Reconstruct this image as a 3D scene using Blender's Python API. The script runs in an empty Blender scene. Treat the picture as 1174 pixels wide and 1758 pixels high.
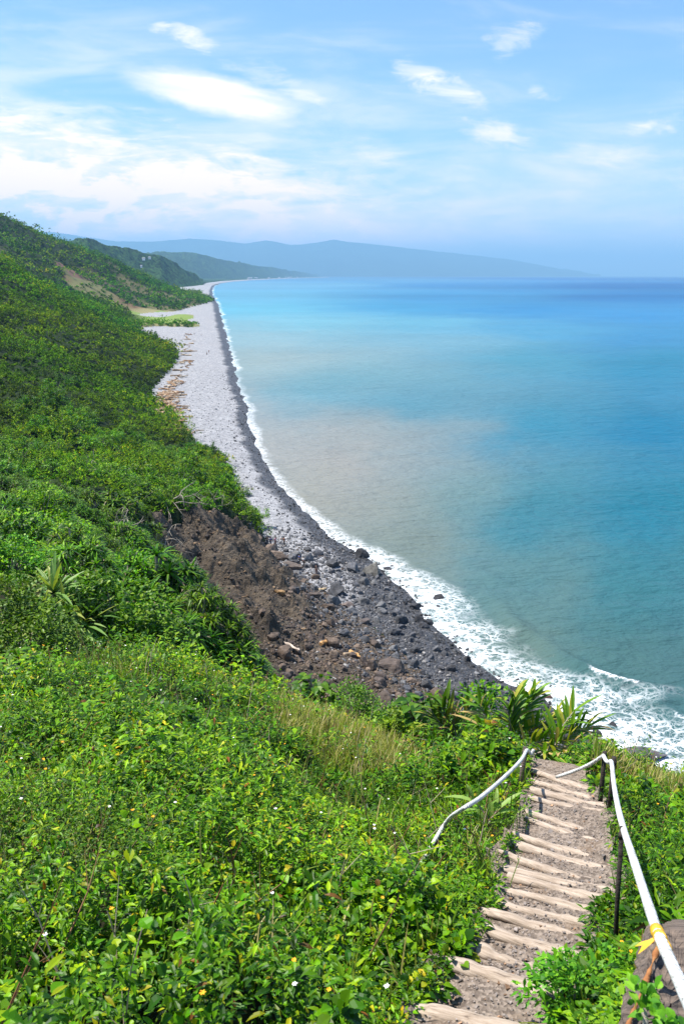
import bpy, math, random
import numpy as np
from mathutils import Vector, Matrix
rnd = random.Random(7)
RG = np.random.default_rng(11)
SC = bpy.context.scene
COL = SC.collection
R = math.radians

# ------------------------------------------------------------------ camera
H = 46.0                      # eye height above the sea
F, PITCH = 1465.0, R(15.5)    # focal length in photo pixels (1174 x 1758), tilt below the horizon
cam_d = bpy.data.cameras.new('camera'); cam = bpy.data.objects.new('camera', cam_d); COL.objects.link(cam)
cam.location = (0, 0, H); cam.rotation_euler = (math.pi/2 - PITCH, 0, 0)
cam_d.sensor_fit = 'VERTICAL'; cam_d.sensor_height = 36; cam_d.lens = 30
cam_d.clip_start = 0.05; cam_d.clip_end = 200000
cam_d.dof.use_dof = True; cam_d.dof.focus_distance = 14; cam_d.dof.aperture_fstop = 9
SC.camera = cam
SC.view_settings.view_transform = 'Standard'; SC.view_settings.look = 'None'
SC.view_settings.gamma = 1; SC.view_settings.exposure = 0.82
SC.cycles.max_bounces = 6; SC.cycles.diffuse_bounces = 3; SC.cycles.glossy_bounces = 2
SC.cycles.transmission_bounces = 4; SC.cycles.volume_bounces = 0; SC.cycles.transparent_max_bounces = 4

def ray(px, py):
    """photo pixel -> (x, z) slopes of its ray per metre of horizontal distance y"""
    v = py - 879.0
    ry = F*math.cos(PITCH) - v*math.sin(PITCH)
    return (px - 587.0)/ry, -(F*math.sin(PITCH) + v*math.cos(PITCH))/ry
def at(px, py, y):
    a, b = ray(px, py); return Vector((a*y, y, H + b*y))

# ------------------------------------------------------------------ node helpers
class NT:
    def __init__(s, tree): s.t = tree; s.n = tree.nodes; s.l = tree.links
    def node(s, kind, **kw):
        n = s.n.new(kind)
        for k, v in kw.items(): setattr(n, k, v)
        return n
    def put(s, sock, v):
        if isinstance(v, bpy.types.NodeSocket): s.l.new(v, sock)
        elif v is not None: sock.default_value = v
    def math(s, op, a, b=None, c=None, clamp=False):
        n = s.node('ShaderNodeMath', operation=op); n.use_clamp = clamp
        s.put(n.inputs[0], a); s.put(n.inputs[1], b)
        if c is not None: s.put(n.inputs[2], c)
        return n.outputs[0]
    def vmath(s, op, a, b=None):
        n = s.node('ShaderNodeVectorMath', operation=op); s.put(n.inputs[0], a)
        if b is not None: s.put(n.inputs[1], b)
        return n.outputs[0]
    def comb(s, x, y, z=0.0):
        n = s.node('ShaderNodeCombineXYZ'); s.put(n.inputs[0], x); s.put(n.inputs[1], y); s.put(n.inputs[2], z); return n.outputs[0]
    def sep(s, v):
        n = s.node('ShaderNodeSeparateXYZ'); s.put(n.inputs[0], v); return n.outputs
    def noise(s, vec, scale, detail=4, rough=.55, dist=0.0, out=0):
        n = s.node('ShaderNodeTexNoise'); s.put(n.inputs['Vector'], vec); s.put(n.inputs['Scale'], scale)
        n.inputs['Detail'].default_value = detail; n.inputs['Roughness'].default_value = rough; n.inputs['Distortion'].default_value = dist
        return n.outputs[out]
    def voro(s, vec, scale, feature='F1', out=0, rand=1.0):
        n = s.node('ShaderNodeTexVoronoi', feature=feature); s.put(n.inputs['Vector'], vec); n.inputs['Scale'].default_value = scale
        n.inputs['Randomness'].default_value = rand
        return n.outputs[out]
    def smooth(s, x, a, b, lo=0.0, hi=1.0):
        n = s.node('ShaderNodeMapRange', interpolation_type='SMOOTHSTEP')
        for i, v in enumerate((x, a, b, lo, hi)): s.put(n.inputs[i], v)
        return n.outputs[0]
    def mix(s, f, a, b, mode='MIX'):
        n = s.node('ShaderNodeMix', data_type='RGBA', blend_type=mode); s.put(n.inputs[0], f)
        for i, v in ((6, a), (7, b)):
            if isinstance(v, (tuple, list)) and len(v) == 3: v = (*v, 1)
            s.put(n.inputs[i], v)
        return n.outputs[2]
    def attr(s, name, out='Color'): return s.node('ShaderNodeAttribute', attribute_name=name).outputs[out]
    def pos(s): return s.node('ShaderNodeNewGeometry').outputs['Position']
    def obj(s): return s.node('ShaderNodeTexCoord').outputs['Object']
    def bump(s, h, strength, dist=0.1, prev=None):
        n = s.node('ShaderNodeBump'); n.inputs['Strength'].default_value = strength; n.inputs['Distance'].default_value = dist
        s.put(n.inputs['Height'], h)
        if prev is not None: s.put(n.inputs['Normal'], prev)
        return n.outputs[0]

# ------------------------------------------------------------------ world and sun
TO_SUN = Vector((-0.42, 0.14, 0.90)).normalized()
SUN_EL = math.asin(TO_SUN.z); SUN_AZ = math.atan2(TO_SUN.x, TO_SUN.y)
W = bpy.data.worlds.new("World"); SC.world = W; W.use_nodes = True
def build_world():
    t = NT(W.node_tree); t.n.clear()
    sky = t.node('ShaderNodeTexSky', sky_type='NISHITA'); sky.sun_disc = False
    sky.sun_elevation = SUN_EL; sky.sun_rotation = SUN_AZ; sky.altitude = 50
    sky.air_density = 1.0; sky.dust_density = 0.4; sky.ozone_density = 2.2
    d = t.node('ShaderNodeTexCoord').outputs['Generated']
    x, y, z = t.sep(d)
    ya = t.math('MAXIMUM', t.math('ABSOLUTE', y), 0.05)
    u = t.math('DIVIDE', x, ya); v = t.math('DIVIDE', z, ya)
    base = t.mix(1.0, sky.outputs[0], SKY_TINT, 'MULTIPLY')
    uv = t.comb(u, v)
    wx = t.math('SUBTRACT', t.noise(uv, 9, 5, .6), .5)
    wy = t.math('SUBTRACT', t.noise(t.vmath('ADD', uv, (7.3, 2.1, 0)), 9, 5, .6), .5)
    uw = t.math('ADD', u, t.math('MULTIPLY', wx, .10)); vw = t.math('ADD', v, t.math('MULTIPLY', wy, .05))
    streak = t.noise(t.comb(t.math('MULTIPLY', u, 3.2), t.math('MULTIPLY', v, 17), .4), 1.6, 7, .62, .4)
    puff = t.noise(t.comb(t.math('MULTIPLY', u, 7), t.math('MULTIPLY', v, 14), 3.1), 2.6, 8, .6, .2)
    fine = t.noise(t.comb(t.math('ADD', t.math('MULTIPLY', u, 9), t.math('MULTIPLY', v, 9)), t.math('MULTIPLY', v, 34), 5.2), 2.2, 9, .68, .6)
    fac = None
    def add(f):
        nonlocal fac
        fac = f if fac is None else t.math('ADD', fac, f)
    # soft high veil, thicker towards the lower left
    low = t.math('MULTIPLY', t.smooth(v, .30, .10), t.smooth(v, -.01, .03, .55, 1))
    left = t.smooth(u, .28, -.38, .25, 1)
    veil = t.math('MULTIPLY', t.math('MULTIPLY', low, left), t.smooth(streak, .32, .66))
    add(t.math('MULTIPLY', veil, .66))
    add(t.math('MULTIPLY', t.smooth(streak, .48, .80), .22))
    add(t.math('MULTIPLY', t.math('MULTIPLY', t.smooth(v, .20, .0), t.smooth(streak, .2, .7, .55, 1)), .34))
    # banks of cumulus low on the left
    cum = t.math('MULTIPLY', t.smooth(puff, .46, .60), t.math('MULTIPLY', t.smooth(v, .155, .09), t.smooth(v, .005, .05)))
    add(t.math('MULTIPLY', t.math('MULTIPLY', cum, t.smooth(u, .18, -.36, .1, 1)), .62))
    # single clouds: (px, py, half width, half height, tilt, weight, softness)
    for px, py, hw, hh, rot, wgt, rag in (
        (362, 158, 142, 36, 11, .80, .5), (345, 143, 110, 12, 8, .35, .2), (400, 185, 110, 26, 12, .35, .35),
        (712, 122, 52, 22, 10, .62, 1), (768, 158, 66, 20, 8, .52, 1), (845, 226, 74, 24, 4, .60, 1),
        (880, 68, 44, 26, -22, .52, 1), (1105, 212, 62, 20, -8, .55, 1), (955, 156, 30, 9, 6, .5, 1),
        (1050, 268, 90, 20, 0, .28, 1), (325, 58, 46, 20, 14, .52, 1), (262, 45, 24, 12, 4, .5, 1),
        (480, 140, 90, 20, 18, .42, 1), (640, 258, 70, 28, 8, .30, 1), (90, 205, 190, 34, 4, .55, .6),
        (25, 225, 60, 26, 0, .40, .8), (10, 290, 60, 46, 0, .75, 1), (90, 300, 70, 30, -8, .62, 1),
        (310, 275, 200, 36, 7, .42, .7), (480, 310, 260, 30, 6, .35, .6), (440, 365, 70, 18, 0, .45, 1), (40, 330, 120, 36, 0, .35, 1)):
        cu, cv = ray(px, py); cu2, _ = ray(px + hw, py); _, cv2 = ray(px, py - hh)
        a, b = abs(cu2 - cu), abs(cv2 - cv)
        du = t.math('SUBTRACT', t.math('ADD', u, t.math('MULTIPLY', wx, .10*rag)), cu)
        dv = t.math('SUBTRACT', t.math('ADD', v, t.math('MULTIPLY', wy, .05*rag)), cv)
        c, s_ = math.cos(R(rot)), math.sin(R(rot))
        e1 = t.math('DIVIDE', t.math('SUBTRACT', t.math('MULTIPLY', du, c), t.math('MULTIPLY', dv, s_)), a)
        e2 = t.math('DIVIDE', t.math('ADD', t.math('MULTIPLY', du, s_), t.math('MULTIPLY', dv, c)), b)
        q = t.math('ADD', t.math('MULTIPLY', e1, e1), t.math('MULTIPLY', e2, e2))
        qn = t.math('ADD', q, t.math('MULTIPLY', t.math('SUBTRACT', fine, .5), 6.0 if rag > .5 else 1.4*rag)); f = t.smooth(qn, 1.5, -.9) if rag > .5 else t.smooth(qn, 1.35, .15)
        if rag > .5: f = t.math('MULTIPLY', f, t.smooth(streak, .25, .6, .45, 1.1))
        else: f = t.math('MULTIPLY', f, t.smooth(t.noise(t.comb(t.math('MULTIPLY', e1, .5), t.math('MULTIPLY', e2, 2.2), 1), 1.5, 3), .3, .7, .75, 1.05))
        add(t.math('MULTIPLY', f, wgt))
    fac = t.math('MULTIPLY', fac, t.smooth(v, -.005, .01), clamp=True)
    fac = t.math('MINIMUM', fac, .96)
    warm = t.smooth(v, .20, .04)
    ccol = t.mix(warm, CLOUD_HIGH, CLOUD_LOW)
    out = t.mix(fac, base, ccol)
    bg = t.node('ShaderNodeBackground'); t.put(bg.inputs[0], out); bg.inputs[1].default_value = 0.10
    o = t.node('ShaderNodeOutputWorld'); t.l.new(bg.outputs[0], o.inputs[0])
SKY_TINT = (0.80, 1.0, 1.18)
CLOUD_HIGH = (8.9, 8.0, 8.2); CLOUD_LOW = (13.6, 9.7, 9.9)
build_world()
sun_d = bpy.data.lights.new('sun', 'SUN'); sun = bpy.data.objects.new('sun', sun_d); COL.objects.link(sun)
sun_d.energy = 5.0; sun_d.angle = R(0.53); sun_d.color = (1, .955, .88)
sun.rotation_euler = TO_SUN.to_track_quat('Z', 'Y').to_euler()

# ------------------------------------------------------------------ numpy noise
def _hash(i, j, s):
    h = (i.astype(np.int64)*374761393 + j.astype(np.int64)*668265263 + s*982451653) & 0x7fffffff
    h = ((h ^ (h >> 13))*1274126177) & 0x7fffffff
    return ((h ^ (h >> 16)) & 0xffff)/65535.0
def vnoise(x, y, s=0):
    xi, yi = np.floor(x), np.floor(y); fx, fy = x-xi, y-yi
    fx = fx*fx*(3-2*fx); fy = fy*fy*(3-2*fy)
    a, b, c, d = _hash(xi, yi, s), _hash(xi+1, yi, s), _hash(xi, yi+1, s), _hash(xi+1, yi+1, s)
    return (a*(1-fx)+b*fx)*(1-fy) + (c*(1-fx)+d*fx)*fy
def fbm(x, y, octv=4, s=0, gain=.5):
    t = np.zeros(np.broadcast(x, y).shape); amp, tot = 1.0, 0.0
    for k in range(octv):
        t = t + amp*vnoise(x*2**k + 17.3*k, y*2**k - 9.1*k, s+k); tot += amp; amp *= gain
    return t/tot - .5
def sstep(x, a, b):
    t = np.clip((x-a)/(b-a), 0, 1); return t*t*(3-2*t)

# ------------------------------------------------------------------ mesh and object helpers
def mesh_of(name, V, faces, mat=None, col=None, attrs=None, smooth=False):
    """faces: list of integer arrays (n, 3) or (n, 4)"""
    me = bpy.data.meshes.new(name); V = np.asarray(V, np.float32)
    faces = [np.asarray(f, np.int32) for f in faces if len(f)]
    me.vertices.add(len(V)); me.vertices.foreach_set('co', V.ravel())
    lens = np.concatenate([np.full(len(f), f.shape[1], np.int32) for f in faces])
    idx = np.concatenate([f.ravel() for f in faces])
    me.loops.add(len(idx)); me.loops.foreach_set('vertex_index', idx)
    me.polygons.add(len(lens)); me.polygons.foreach_set('loop_start', np.concatenate([[0], np.cumsum(lens)[:-1]]).astype(np.int32))
    me.polygons.foreach_set('use_smooth', np.full(len(lens), smooth, bool))
    if col is not None:
        a = me.attributes.new('Col', 'FLOAT_COLOR', 'POINT'); c = np.ones((len(V), 4), np.float32); c[:, :3] = col
        a.data.foreach_set('color', c.ravel())
    for k, v in (attrs or {}).items():
        a = me.attributes.new(k, 'FLOAT', 'POINT'); a.data.foreach_set('value', np.asarray(v, np.float32))
    me.update(calc_edges=True)
    if mat: me.materials.append(mat)
    return me
def link(name, me, parent=None, loc=None, rot=None, scale=None):
    o = bpy.data.objects.new(name, me); COL.objects.link(o)
    if parent: o.parent = parent
    if loc is not None: o.location = loc
    if rot is not None: o.rotation_euler = rot
    if scale is not None: o.scale = scale
    return o
def tag(o, label=None, cat=None, group=None, kind=None):
    if label: o['label'] = label
    if cat: o['category'] = cat
    if group: o['group'] = group
    if kind: o['kind'] = kind
    return o
def thing(name, label, cat, loc, rotz=0, group=None, scale=None):
    o = link(name, None, None, loc, (0, 0, rotz), scale); o.empty_display_size = .1
    return tag(o, label, cat, group)
def dup(root, loc, rotz, scale, label=None, group=None):
    r = root.copy(); COL.objects.link(r); r.location = loc; r.rotation_euler = (0, 0, rotz); r.scale = scale
    if label: r['label'] = label
    if group: r['group'] = group
    for ch in root.children:
        c = ch.copy(); COL.objects.link(c); c.parent = r
    return r

class Bag:
    """collects vertices / faces / colours of one mesh"""
    def __init__(s): s.V = []; s.F = {3: [], 4: []}; s.C = []; s.n = 0
    def add(s, V, F_, C):
        V = np.asarray(V, float); s.V.append(V)
        C = np.asarray(C, float); s.C.append(np.broadcast_to(C, (len(V), 3)) if C.ndim == 1 else C)
        for f in (F_ if isinstance(F_, list) else [F_]):
            if len(f): s.F[f.shape[1]].append(np.asarray(f) + s.n)
        s.n += len(V)
    def mesh(s, name, mat, smooth=False):
        return mesh_of(name, np.concatenate(s.V), [np.concatenate(f) for f in s.F.values() if f], mat, np.concatenate(s.C), smooth=smooth)
def unit(a): return a/np.maximum(np.linalg.norm(a, axis=-1, keepdims=True), 1e-9)
def blades(P, D, L, Wd, droop, prof, C, fold=0.0, up=None):
    """strap or leaf blades: P base, D direction, L length, Wd half width, droop; prof rows (t, w)"""
    n = len(P); D = unit(D); L = np.broadcast_to(L, (n,)); Wd = np.broadcast_to(Wd, (n,)); droop = np.broadcast_to(droop, (n,))
    upv = np.array([0, 0, 1.0]) if up is None else up
    S = unit(np.cross(D, upv) + 1e-6); Nn = unit(np.cross(S, D))
    cols = 3 if fold else 2; k = len(prof); V = np.empty((n, k, cols, 3))
    for i, (t, w) in enumerate(prof):
        c = P + D*(L*t)[:, None]; c = c - np.array([0, 0, 1.0])*(L*droop*t*t)[:, None]
        o = S*(Wd*w)[:, None]; r = Nn*(Wd*w*fold)[:, None]
        V[:, i, 0] = c - o + r; V[:, i, -1] = c + o + r
        if fold: V[:, i, 1] = c
    base = (np.arange(n)*k*cols)[:, None]; Fs = []
    for i in range(k-1):
        for j in range(cols-1):
            q = np.array([i*cols+j, i*cols+j+1, (i+1)*cols+j+1, (i+1)*cols+j]); Fs.append(base + q)
    C = np.broadcast_to(C, (n, 3)) if np.ndim(C) == 1 else C
    return V.reshape(-1, 3), np.concatenate(Fs), np.repeat(C, k*cols, axis=0)
LEAF4 = [(0, .08), (.28, .85), (.55, .95), (.8, .5), (1, .04)]
LEAF3 = [(0, .15), (.42, 1), (1, .06)]
STRAP = [(0, .7), (.35, 1), (.7, .8), (1, .05)]
STRAP5 = [(0, .5), (.2, .9), (.45, 1), (.7, .8), (.88, .4), (1, .04)]
def tube(pts, rad, seg=8, cap=True):
    pts = np.asarray(pts, float); n = len(pts); rad = np.broadcast_to(rad, (n,))
    T = unit(np.gradient(pts, axis=0)); ref = np.array([0.3, .2, .93]); 
    A = unit(np.cross(T, ref)); B = np.cross(T, A); ang = np.arange(seg)*2*math.pi/seg
    V = pts[:, None] + (A[:, None]*np.cos(ang)[None, :, None] + B[:, None]*np.sin(ang)[None, :, None])*rad[:, None, None]
    i = np.arange(n-1)[:, None]*seg; j = np.arange(seg)[None]; j2 = (j+1) % seg
    Fq = np.stack([i+j, i+j2, i+seg+j2, i+seg+j], -1).reshape(-1, 4)
    V = V.reshape(-1, 3); out = [Fq]
    if cap:
        V = np.concatenate([V, pts[:1], pts[-1:]]); c0, c1 = n*seg, n*seg+1; j = np.arange(seg); j2 = (j+1) % seg
        out.append(np.concatenate([np.stack([np.full(seg, c0), j2, j], -1), np.stack([np.full(seg, c1), (n-1)*seg+j, (n-1)*seg+j2], -1)]))
    return V, out
def bez(pts, n=24):
    """Catmull-Rom through points"""
    p = np.asarray(pts, float); p = np.concatenate([[2*p[0]-p[1]], p, [2*p[-1]-p[-2]]]); out = []
    for k in range(1, len(p)-2):
        t = np.linspace(0, 1, n, endpoint=False)[:, None]; a, b, c, d = p[k-1], p[k], p[k+1], p[k+2]
        out.append(.5*((2*b)+(c-a)*t+(2*a-5*b+4*c-d)*t*t+(-a+3*b-3*c+d)*t**3))
    out.append(p[-2][None]); return np.concatenate(out)

# ------------------------------------------------------------------ coast line and terrain
#  (pixel of the water's edge) -> world, on the sea plane
_wl = [(1250, 1375), (1060, 1292), (1000, 1250), (930, 1200), (850, 1168), (800, 1128), (740, 1065), (690, 1012), (640, 965), (600, 940), (560, 918), (530, 886), (480, 836), (448, 788),
       (432, 742), (422, 700), (408, 650), (396, 610), (388, 572), (380, 545), (377, 528), (366, 508), (364, 500), (367, 491), (378, 486.5), (400, 483.5), (432, 481.2), (475, 479), (520, 477.4), (562, 476.3)]
_w = []
for a, b in _wl:
    s, q = ray(a, b); yy = H/(-q); _w.append((yy, s*yy))
_w.sort(); WY = np.array([0] + [a for a, _ in _w]); WX = np.array([80.0] + [b for _, b in _w])
_wd = np.array([(0, 80), (40, 56), (60, 43)])
WY = np.concatenate([_wd[:, 0], WY[1:]]); WX = np.concatenate([_wd[:, 1], WX[1:]])
def shore_x(y):
    x = np.interp(y, WY, WX)
    return x + fbm(np.asarray(y)*.11, np.zeros_like(y)+3.3, 3, 5)*np.clip(2+.006*y, 0, 9)
def offshore(x, y):
    """metres to seaward of the water's edge (negative on the beach)"""
    g = (np.interp(y+2, WY, WX)-np.interp(y-2, WY, WX))/4
    return (x - shore_x(y))/np.sqrt(1+g*g)

# control points of the land: photo pixel, distance, height of the growth over the ground there
CP = [  # meadow and path
 (-200, 1758, 1.5, .3), (0, 1758, 1.8, .35), (300, 1758, 2.2, .35), (560, 1758, 2.7, .3), (60, 1600, 2.6, .35), (330, 1560, 2.8, .35), (620, 1600, 3.4, .3),
 (300, 1450, 3.6, .35), (60, 1420, 4.0, .3), (600, 1430, 5.0, .3), (760, 1450, 5.2, .25),
 (60, 1250, 6.6, .3), (300, 1270, 6.8, .3), (520, 1300, 7.4, .3), (720, 1330, 7.6, .3), (60, 1125, 10.5, .3), (250, 1110, 11.5, .3), (420, 1160, 12.5, .4), (560, 1200, 12.3, .5), (700, 1262, 10.6, .4), (840, 1295, 9.3, .4),
 (980, 1318, 8.6, .2), (1090, 1306, 9.0, .48), (1174, 1318, 8.7, .48), (1300, 1320, 8.4, .48), (1174, 1420, 5.6, .3), (1300, 1420, 5.4, .3), (1174, 1560, 3.3, .3), (1300, 1700, 2.3, .3),
 # hollow with shrubs on the left, behind the meadow
 (-150, 1100, 11, 1.2), (30, 1040, 14, 1.6), (200, 1060, 16.5, 1.5), (90, 960, 19, 1.2), (-150, 960, 18, 1.6), (330, 1060, 27, 2.0), (200, 940, 38, 2.4), (60, 880, 42, 2.6), (-150, 860, 42, 2.4),
 # pandanus hill
 (180, 830, 98, 3), (280, 855, 116, 2.0), (350, 850, 128, 2.5), (405, 850, 140, 2.5), (300, 770, 205, 2.5), (120, 760, 150, 3), (0, 740, 158, 3), (-200, 760, 120, 3), (0, 600, 263, 3), (-200, 600, 240, 3), (0, 500, 420, 3), (-200, 470, 420, 3), (0, 442, 560, 3), (-200, 380, 620, 3),
 (100, 500, 600, 3), (200, 542, 690, 3), (240, 563, 700, 3), (150, 700, 205, 3), (225, 655, 320, 3), (120, 600, 330, 3),
 # slope bared by the slide
 (275, 895, 107, 0), (330, 960, 101, 0), (400, 960, 107, 0), (380, 1050, 92, 0), (470, 1050, 96, 0), (440, 1130, 85, 0), (520, 1110, 91, 0),
 # second ridge and the valley
 (0, 470, 740, 3), (-200, 440, 820, 3), (0, 376, 1300, 4), (-200, 330, 1300, 4), (50, 396, 1400, 4), (100, 416, 1500, 4), (200, 446, 1600, 4), (280, 482, 1650, 4), (120, 500, 940, 3), (190, 520, 980, 3), (235, 537, 1000, 1), (60, 460, 1020, 3), (160, 470, 1200, 3), (250, 500, 1250, 3)]
_pts = []
for px, py, y, g in CP:
    p = at(px, py, y); _pts.append((p.x/(p.y+2), math.log(p.y), p.z-g))
# points given by height: hidden slopes, the foot of the hill at the back of the beach, the valley floor
for px, py, z in [(345, 790, 2.6), (300, 745, 2.8), (268, 690, 2.8), (262, 660, 2.8), (300, 600, 2.8), (318, 560, 2.8), (322, 542, 2.8), (332, 525, 3), (340, 505, 3), (425, 880, 2.7), (452, 930, 2.8), (520, 1000, 3.0), (590, 1080, 3.2), (650, 1140, 3.2), (290, 548, 4), (262, 546, 5)]:
    s, q = ray(px, py); y = (H-z)/(-q); _pts.append((s*y/(y+2), math.log(y), z))
for x, y, z in [(-2, 20, 33), (4, 20, 33), (10, 20, 32), (-3, 35, 23), (6, 35, 22), (16, 35, 20), (-1, 55, 12), (10, 55, 10), (20, 50, 8), (30, 40, 10), (24, 25, 25), (14, 12, 38), (-3, 70, 7.5), (6, 70, 5.5), (15, 72, 3),
                (40, 70, -4), (35, 100, -8), (20, 140, -10), (0, 180, -8), (-10, 240, -8), (-60, 600, -12), (-100, 900, -12), (-150, 1300, -12), (-200, 2000, -14), (50, 40, -2), (60, 20, 5), (200, 300, -20), (400, 1000, -30),
                (0, .4, 43.7), (-1.2, .4, 44.1), (1.3, .4, 43.6), (-900, 2400, 60), (-600, 2400, 20), (-400, 2400, 3), (-1300, 2400, 150), (-700, 4500, 3), (-950, 4500, 14), (-2200, 4500, 60)]:
    _pts.append((x/(y+2), math.log(y), z))
# the flight of steps: height falls .36 a metre from 2.06 below the eye
def path_z(y): return H - 2.06 - .36*y
# ends of the log edges of the steps, near to far (photo pixels on that slope)
LOGS = [((717, 1727), (905, 1766)), ((768, 1650), (972, 1700)), ((828, 1632), (965, 1670)), ((838, 1597), (1015, 1639)), ((832, 1563), (1010, 1602)), ((850, 1548), (1012, 1581)),
        ((878, 1529), (1042, 1561)), ((878, 1504), (1045, 1537)), ((872, 1493), (1053, 1524)), ((861, 1467), (1056, 1514)), ((887, 1450), (1064, 1489)), ((885, 1433), (1023, 1464)),
        ((906, 1407), (1032, 1439)), ((907, 1396), (1025, 1424)), ((912, 1371), (1040, 1389)), ((915, 1357), (1040, 1379)), ((914, 1341), (1015, 1364)), ((912, 1324), (1010, 1349))]
def on_path(px, py):
    a, b = ray(px, py); y = 2.06/(-b-.36); return Vector((a*y, y, path_z(y)))
LOGP = [(on_path(*a), on_path(*b)) for a, b in LOGS]
_pc = sorted([(p.y+q.y)/2, (p.x+q.x)/2, abs(p.x-q.x)/2] for p, q in LOGP)
_py = np.array([.4]+[a for a, _, _ in _pc]+[9.2]); _pxc = np.array([.45]+[b for _, b, _ in _pc]+[_pc[-1][1]+.25]); _phw = np.array([.36]+[max(c, .30) for _, _, c in _pc]+[.35])
_pxc[1:-1] = np.convolve(np.pad(_pxc[1:-1], 1, mode='edge'), [.25, .5, .25], 'valid')
for y in (2.2, 3.0, 4.0, 5.0, 6.0, 7.0, 8.0):
    for dx in (-.33, .33): _pts.append(((np.interp(y, _py, _pxc)+dx)/(y+2), math.log(y), path_z(y)-.03))
PT = np.array(_pts); _ctr = PT[:, :2]*np.array([2.6, 1.0]); 
def _kern(a, b):
    d = np.sqrt(((a[:, None]-b[None])**2).sum(-1)); return d**1.0*(1+.0*d)
# weights: tension-like linear kernel with a plane, lightly smoothed; heights divided by distance so near ground is fitted tightly
_sc = np.exp(PT[:, 1])
_n = len(PT); _K = np.zeros((_n+3, _n+3)); _K[:_n, :_n] = np.sqrt(((_ctr[:, None]-_ctr[None])**2).sum(-1)+.012)
_K[:_n, :_n] += np.eye(_n)*1e-3; _P = np.c_[np.ones(_n), _ctr]; _K[:_n, _n:] = _P; _K[_n:, :_n] = _P.T
_wt = np.linalg.solve(_K, np.r_[(PT[:, 2]-H)/_sc, 0, 0, 0])
def land(x, y):
    x = np.asarray(x, float); y = np.maximum(np.asarray(y, float), .35); shp = np.broadcast(x, y).shape
    x = np.broadcast_to(x, shp).ravel(); y = np.broadcast_to(y, shp).ravel(); out = np.empty(x.size)
    q = np.c_[x/(y+2)*2.6, np.log(y)]
    for k in range(0, x.size, 40000):
        s = slice(k, k+40000); K = np.sqrt(((q[s, None]-_ctr[None])**2).sum(-1)+.012)
        out[s] = K@_wt[:_n] + _wt[_n] + q[s]@_wt[_n+1:]
    out = H + out*y; o = offshore(x, y)
    return (out - sstep(o, 0, 30)*sstep(y, 95, 160)*np.maximum(out+12, 0)).reshape(shp)
def beach_z(x, y):
    d = -offshore(x, y); return np.where(d > 0, 2.6*(1-np.exp(-d/16.0)), .11*d)
def path_mask(x, y):
    return x-np.interp(y, _py, _pxc), y < 9.2
def path_half(y): return np.interp(y, _py, _phw)
SCAR = np.array([((lambda p: (p.x, p.y))(at(px, py, y))) for px, py, y in
   [(255, 880, 106), (300, 872, 114), (350, 872, 122), (400, 885, 131), (440, 905, 136), (470, 925, 140), (560, 1000, 118), (900, 1190, 84), (930, 1300, 66), (560, 1290, 62), (440, 1200, 66), (425, 1135, 81), (395, 1080, 86), (345, 1000, 94)]])
BARE_PX = [[(95, 455, 1080), (130, 462, 1120), (200, 492, 1120), (262, 512, 1100), (318, 528, 1060), (262, 538, 1010), (215, 532, 1000), (165, 512, 1000), (120, 488, 1000)],
           [(68, 422, 1150), (84, 424, 1180), (112, 448, 1130), (140, 474, 1080), (122, 474, 1050), (95, 450, 1080)]]
def inpoly(x, y, P):
    r = np.zeros(np.shape(x), bool); n = len(P)
    for i in range(n):
        x1, y1 = P[i]; x2, y2 = P[(i+1) % n]
        c = ((y1 > y) != (y2 > y)) & (x < (x2-x1)*(y-y1)/(y2-y1+1e-12)+x1); r ^= c
    return r
def ground(x, y):
    """height of bare ground, with relief"""
    x = np.asarray(x, float); y = np.asarray(y, float)
    h = land(x, y)
    far = sstep(y, 25, 110)
    h = h + far*((fbm(x*.045, y*.045, 4, 1)*6+fbm(x*.14, y*.12, 3, 6)*4.6)*sstep(h, 2, 14)) + sstep(y, 500, 1000)*(fbm(x*.006, y*.006, 4, 2)*44)*sstep(h, 8, 60)
    h = np.where(y > 1650, np.minimum(h, 3.0+(.9+.6*fbm(x*.01, y*.01, 3, 15))*np.maximum(0, shore_x(y)-85-x)), h)
    d, on = path_mask(x, y)
    near = 1-far; off = np.where(on, sstep(np.abs(d), .45, .9), 1)
    h = h + near*off*(fbm(x*1.1, y*1.1, 3, 8)*.22) + near*off*sstep(y, 8, 16)*fbm(x*.35, y*.35, 3, 9)*.9
    sc = inpoly(x, y, SCAR)
    a = x*.8+y*.6
    rough = (np.abs(fbm(x*.16, y*.16, 4, 21))-.1)*7 + fbm(a*.5, (y*.8-x*.6)*.14, 4, 23)*3.6 + np.maximum(fbm(x*.6, y*.6, 3, 29), .0)*3.2
    h = h + np.where(sc, rough*sstep(h, 2.6, 6.5), 0)
    return h
def surface(x, y):
    return np.maximum(ground(x, y), beach_z(x, y))
def hit(px, py, lift=0.0, y0=1.2, y1=2500):
    a, b = ray(px, py); ys = np.geomspace(y0, y1, 1500); zr = H + b*ys
    s = surface(a*ys, ys)+lift; k = np.argmax(zr < s)
    k = max(k, 1); f0, f1 = zr[k-1]-s[k-1], zr[k]-s[k]; y = ys[k-1] + (ys[k]-ys[k-1])*f0/(f0-f1+1e-9)
    return Vector((a*y, y, H+b*y))
def on_sea(px, py):
    a, b = ray(px, py); y = H/-b; return Vector((a*y, y, 0))

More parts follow.
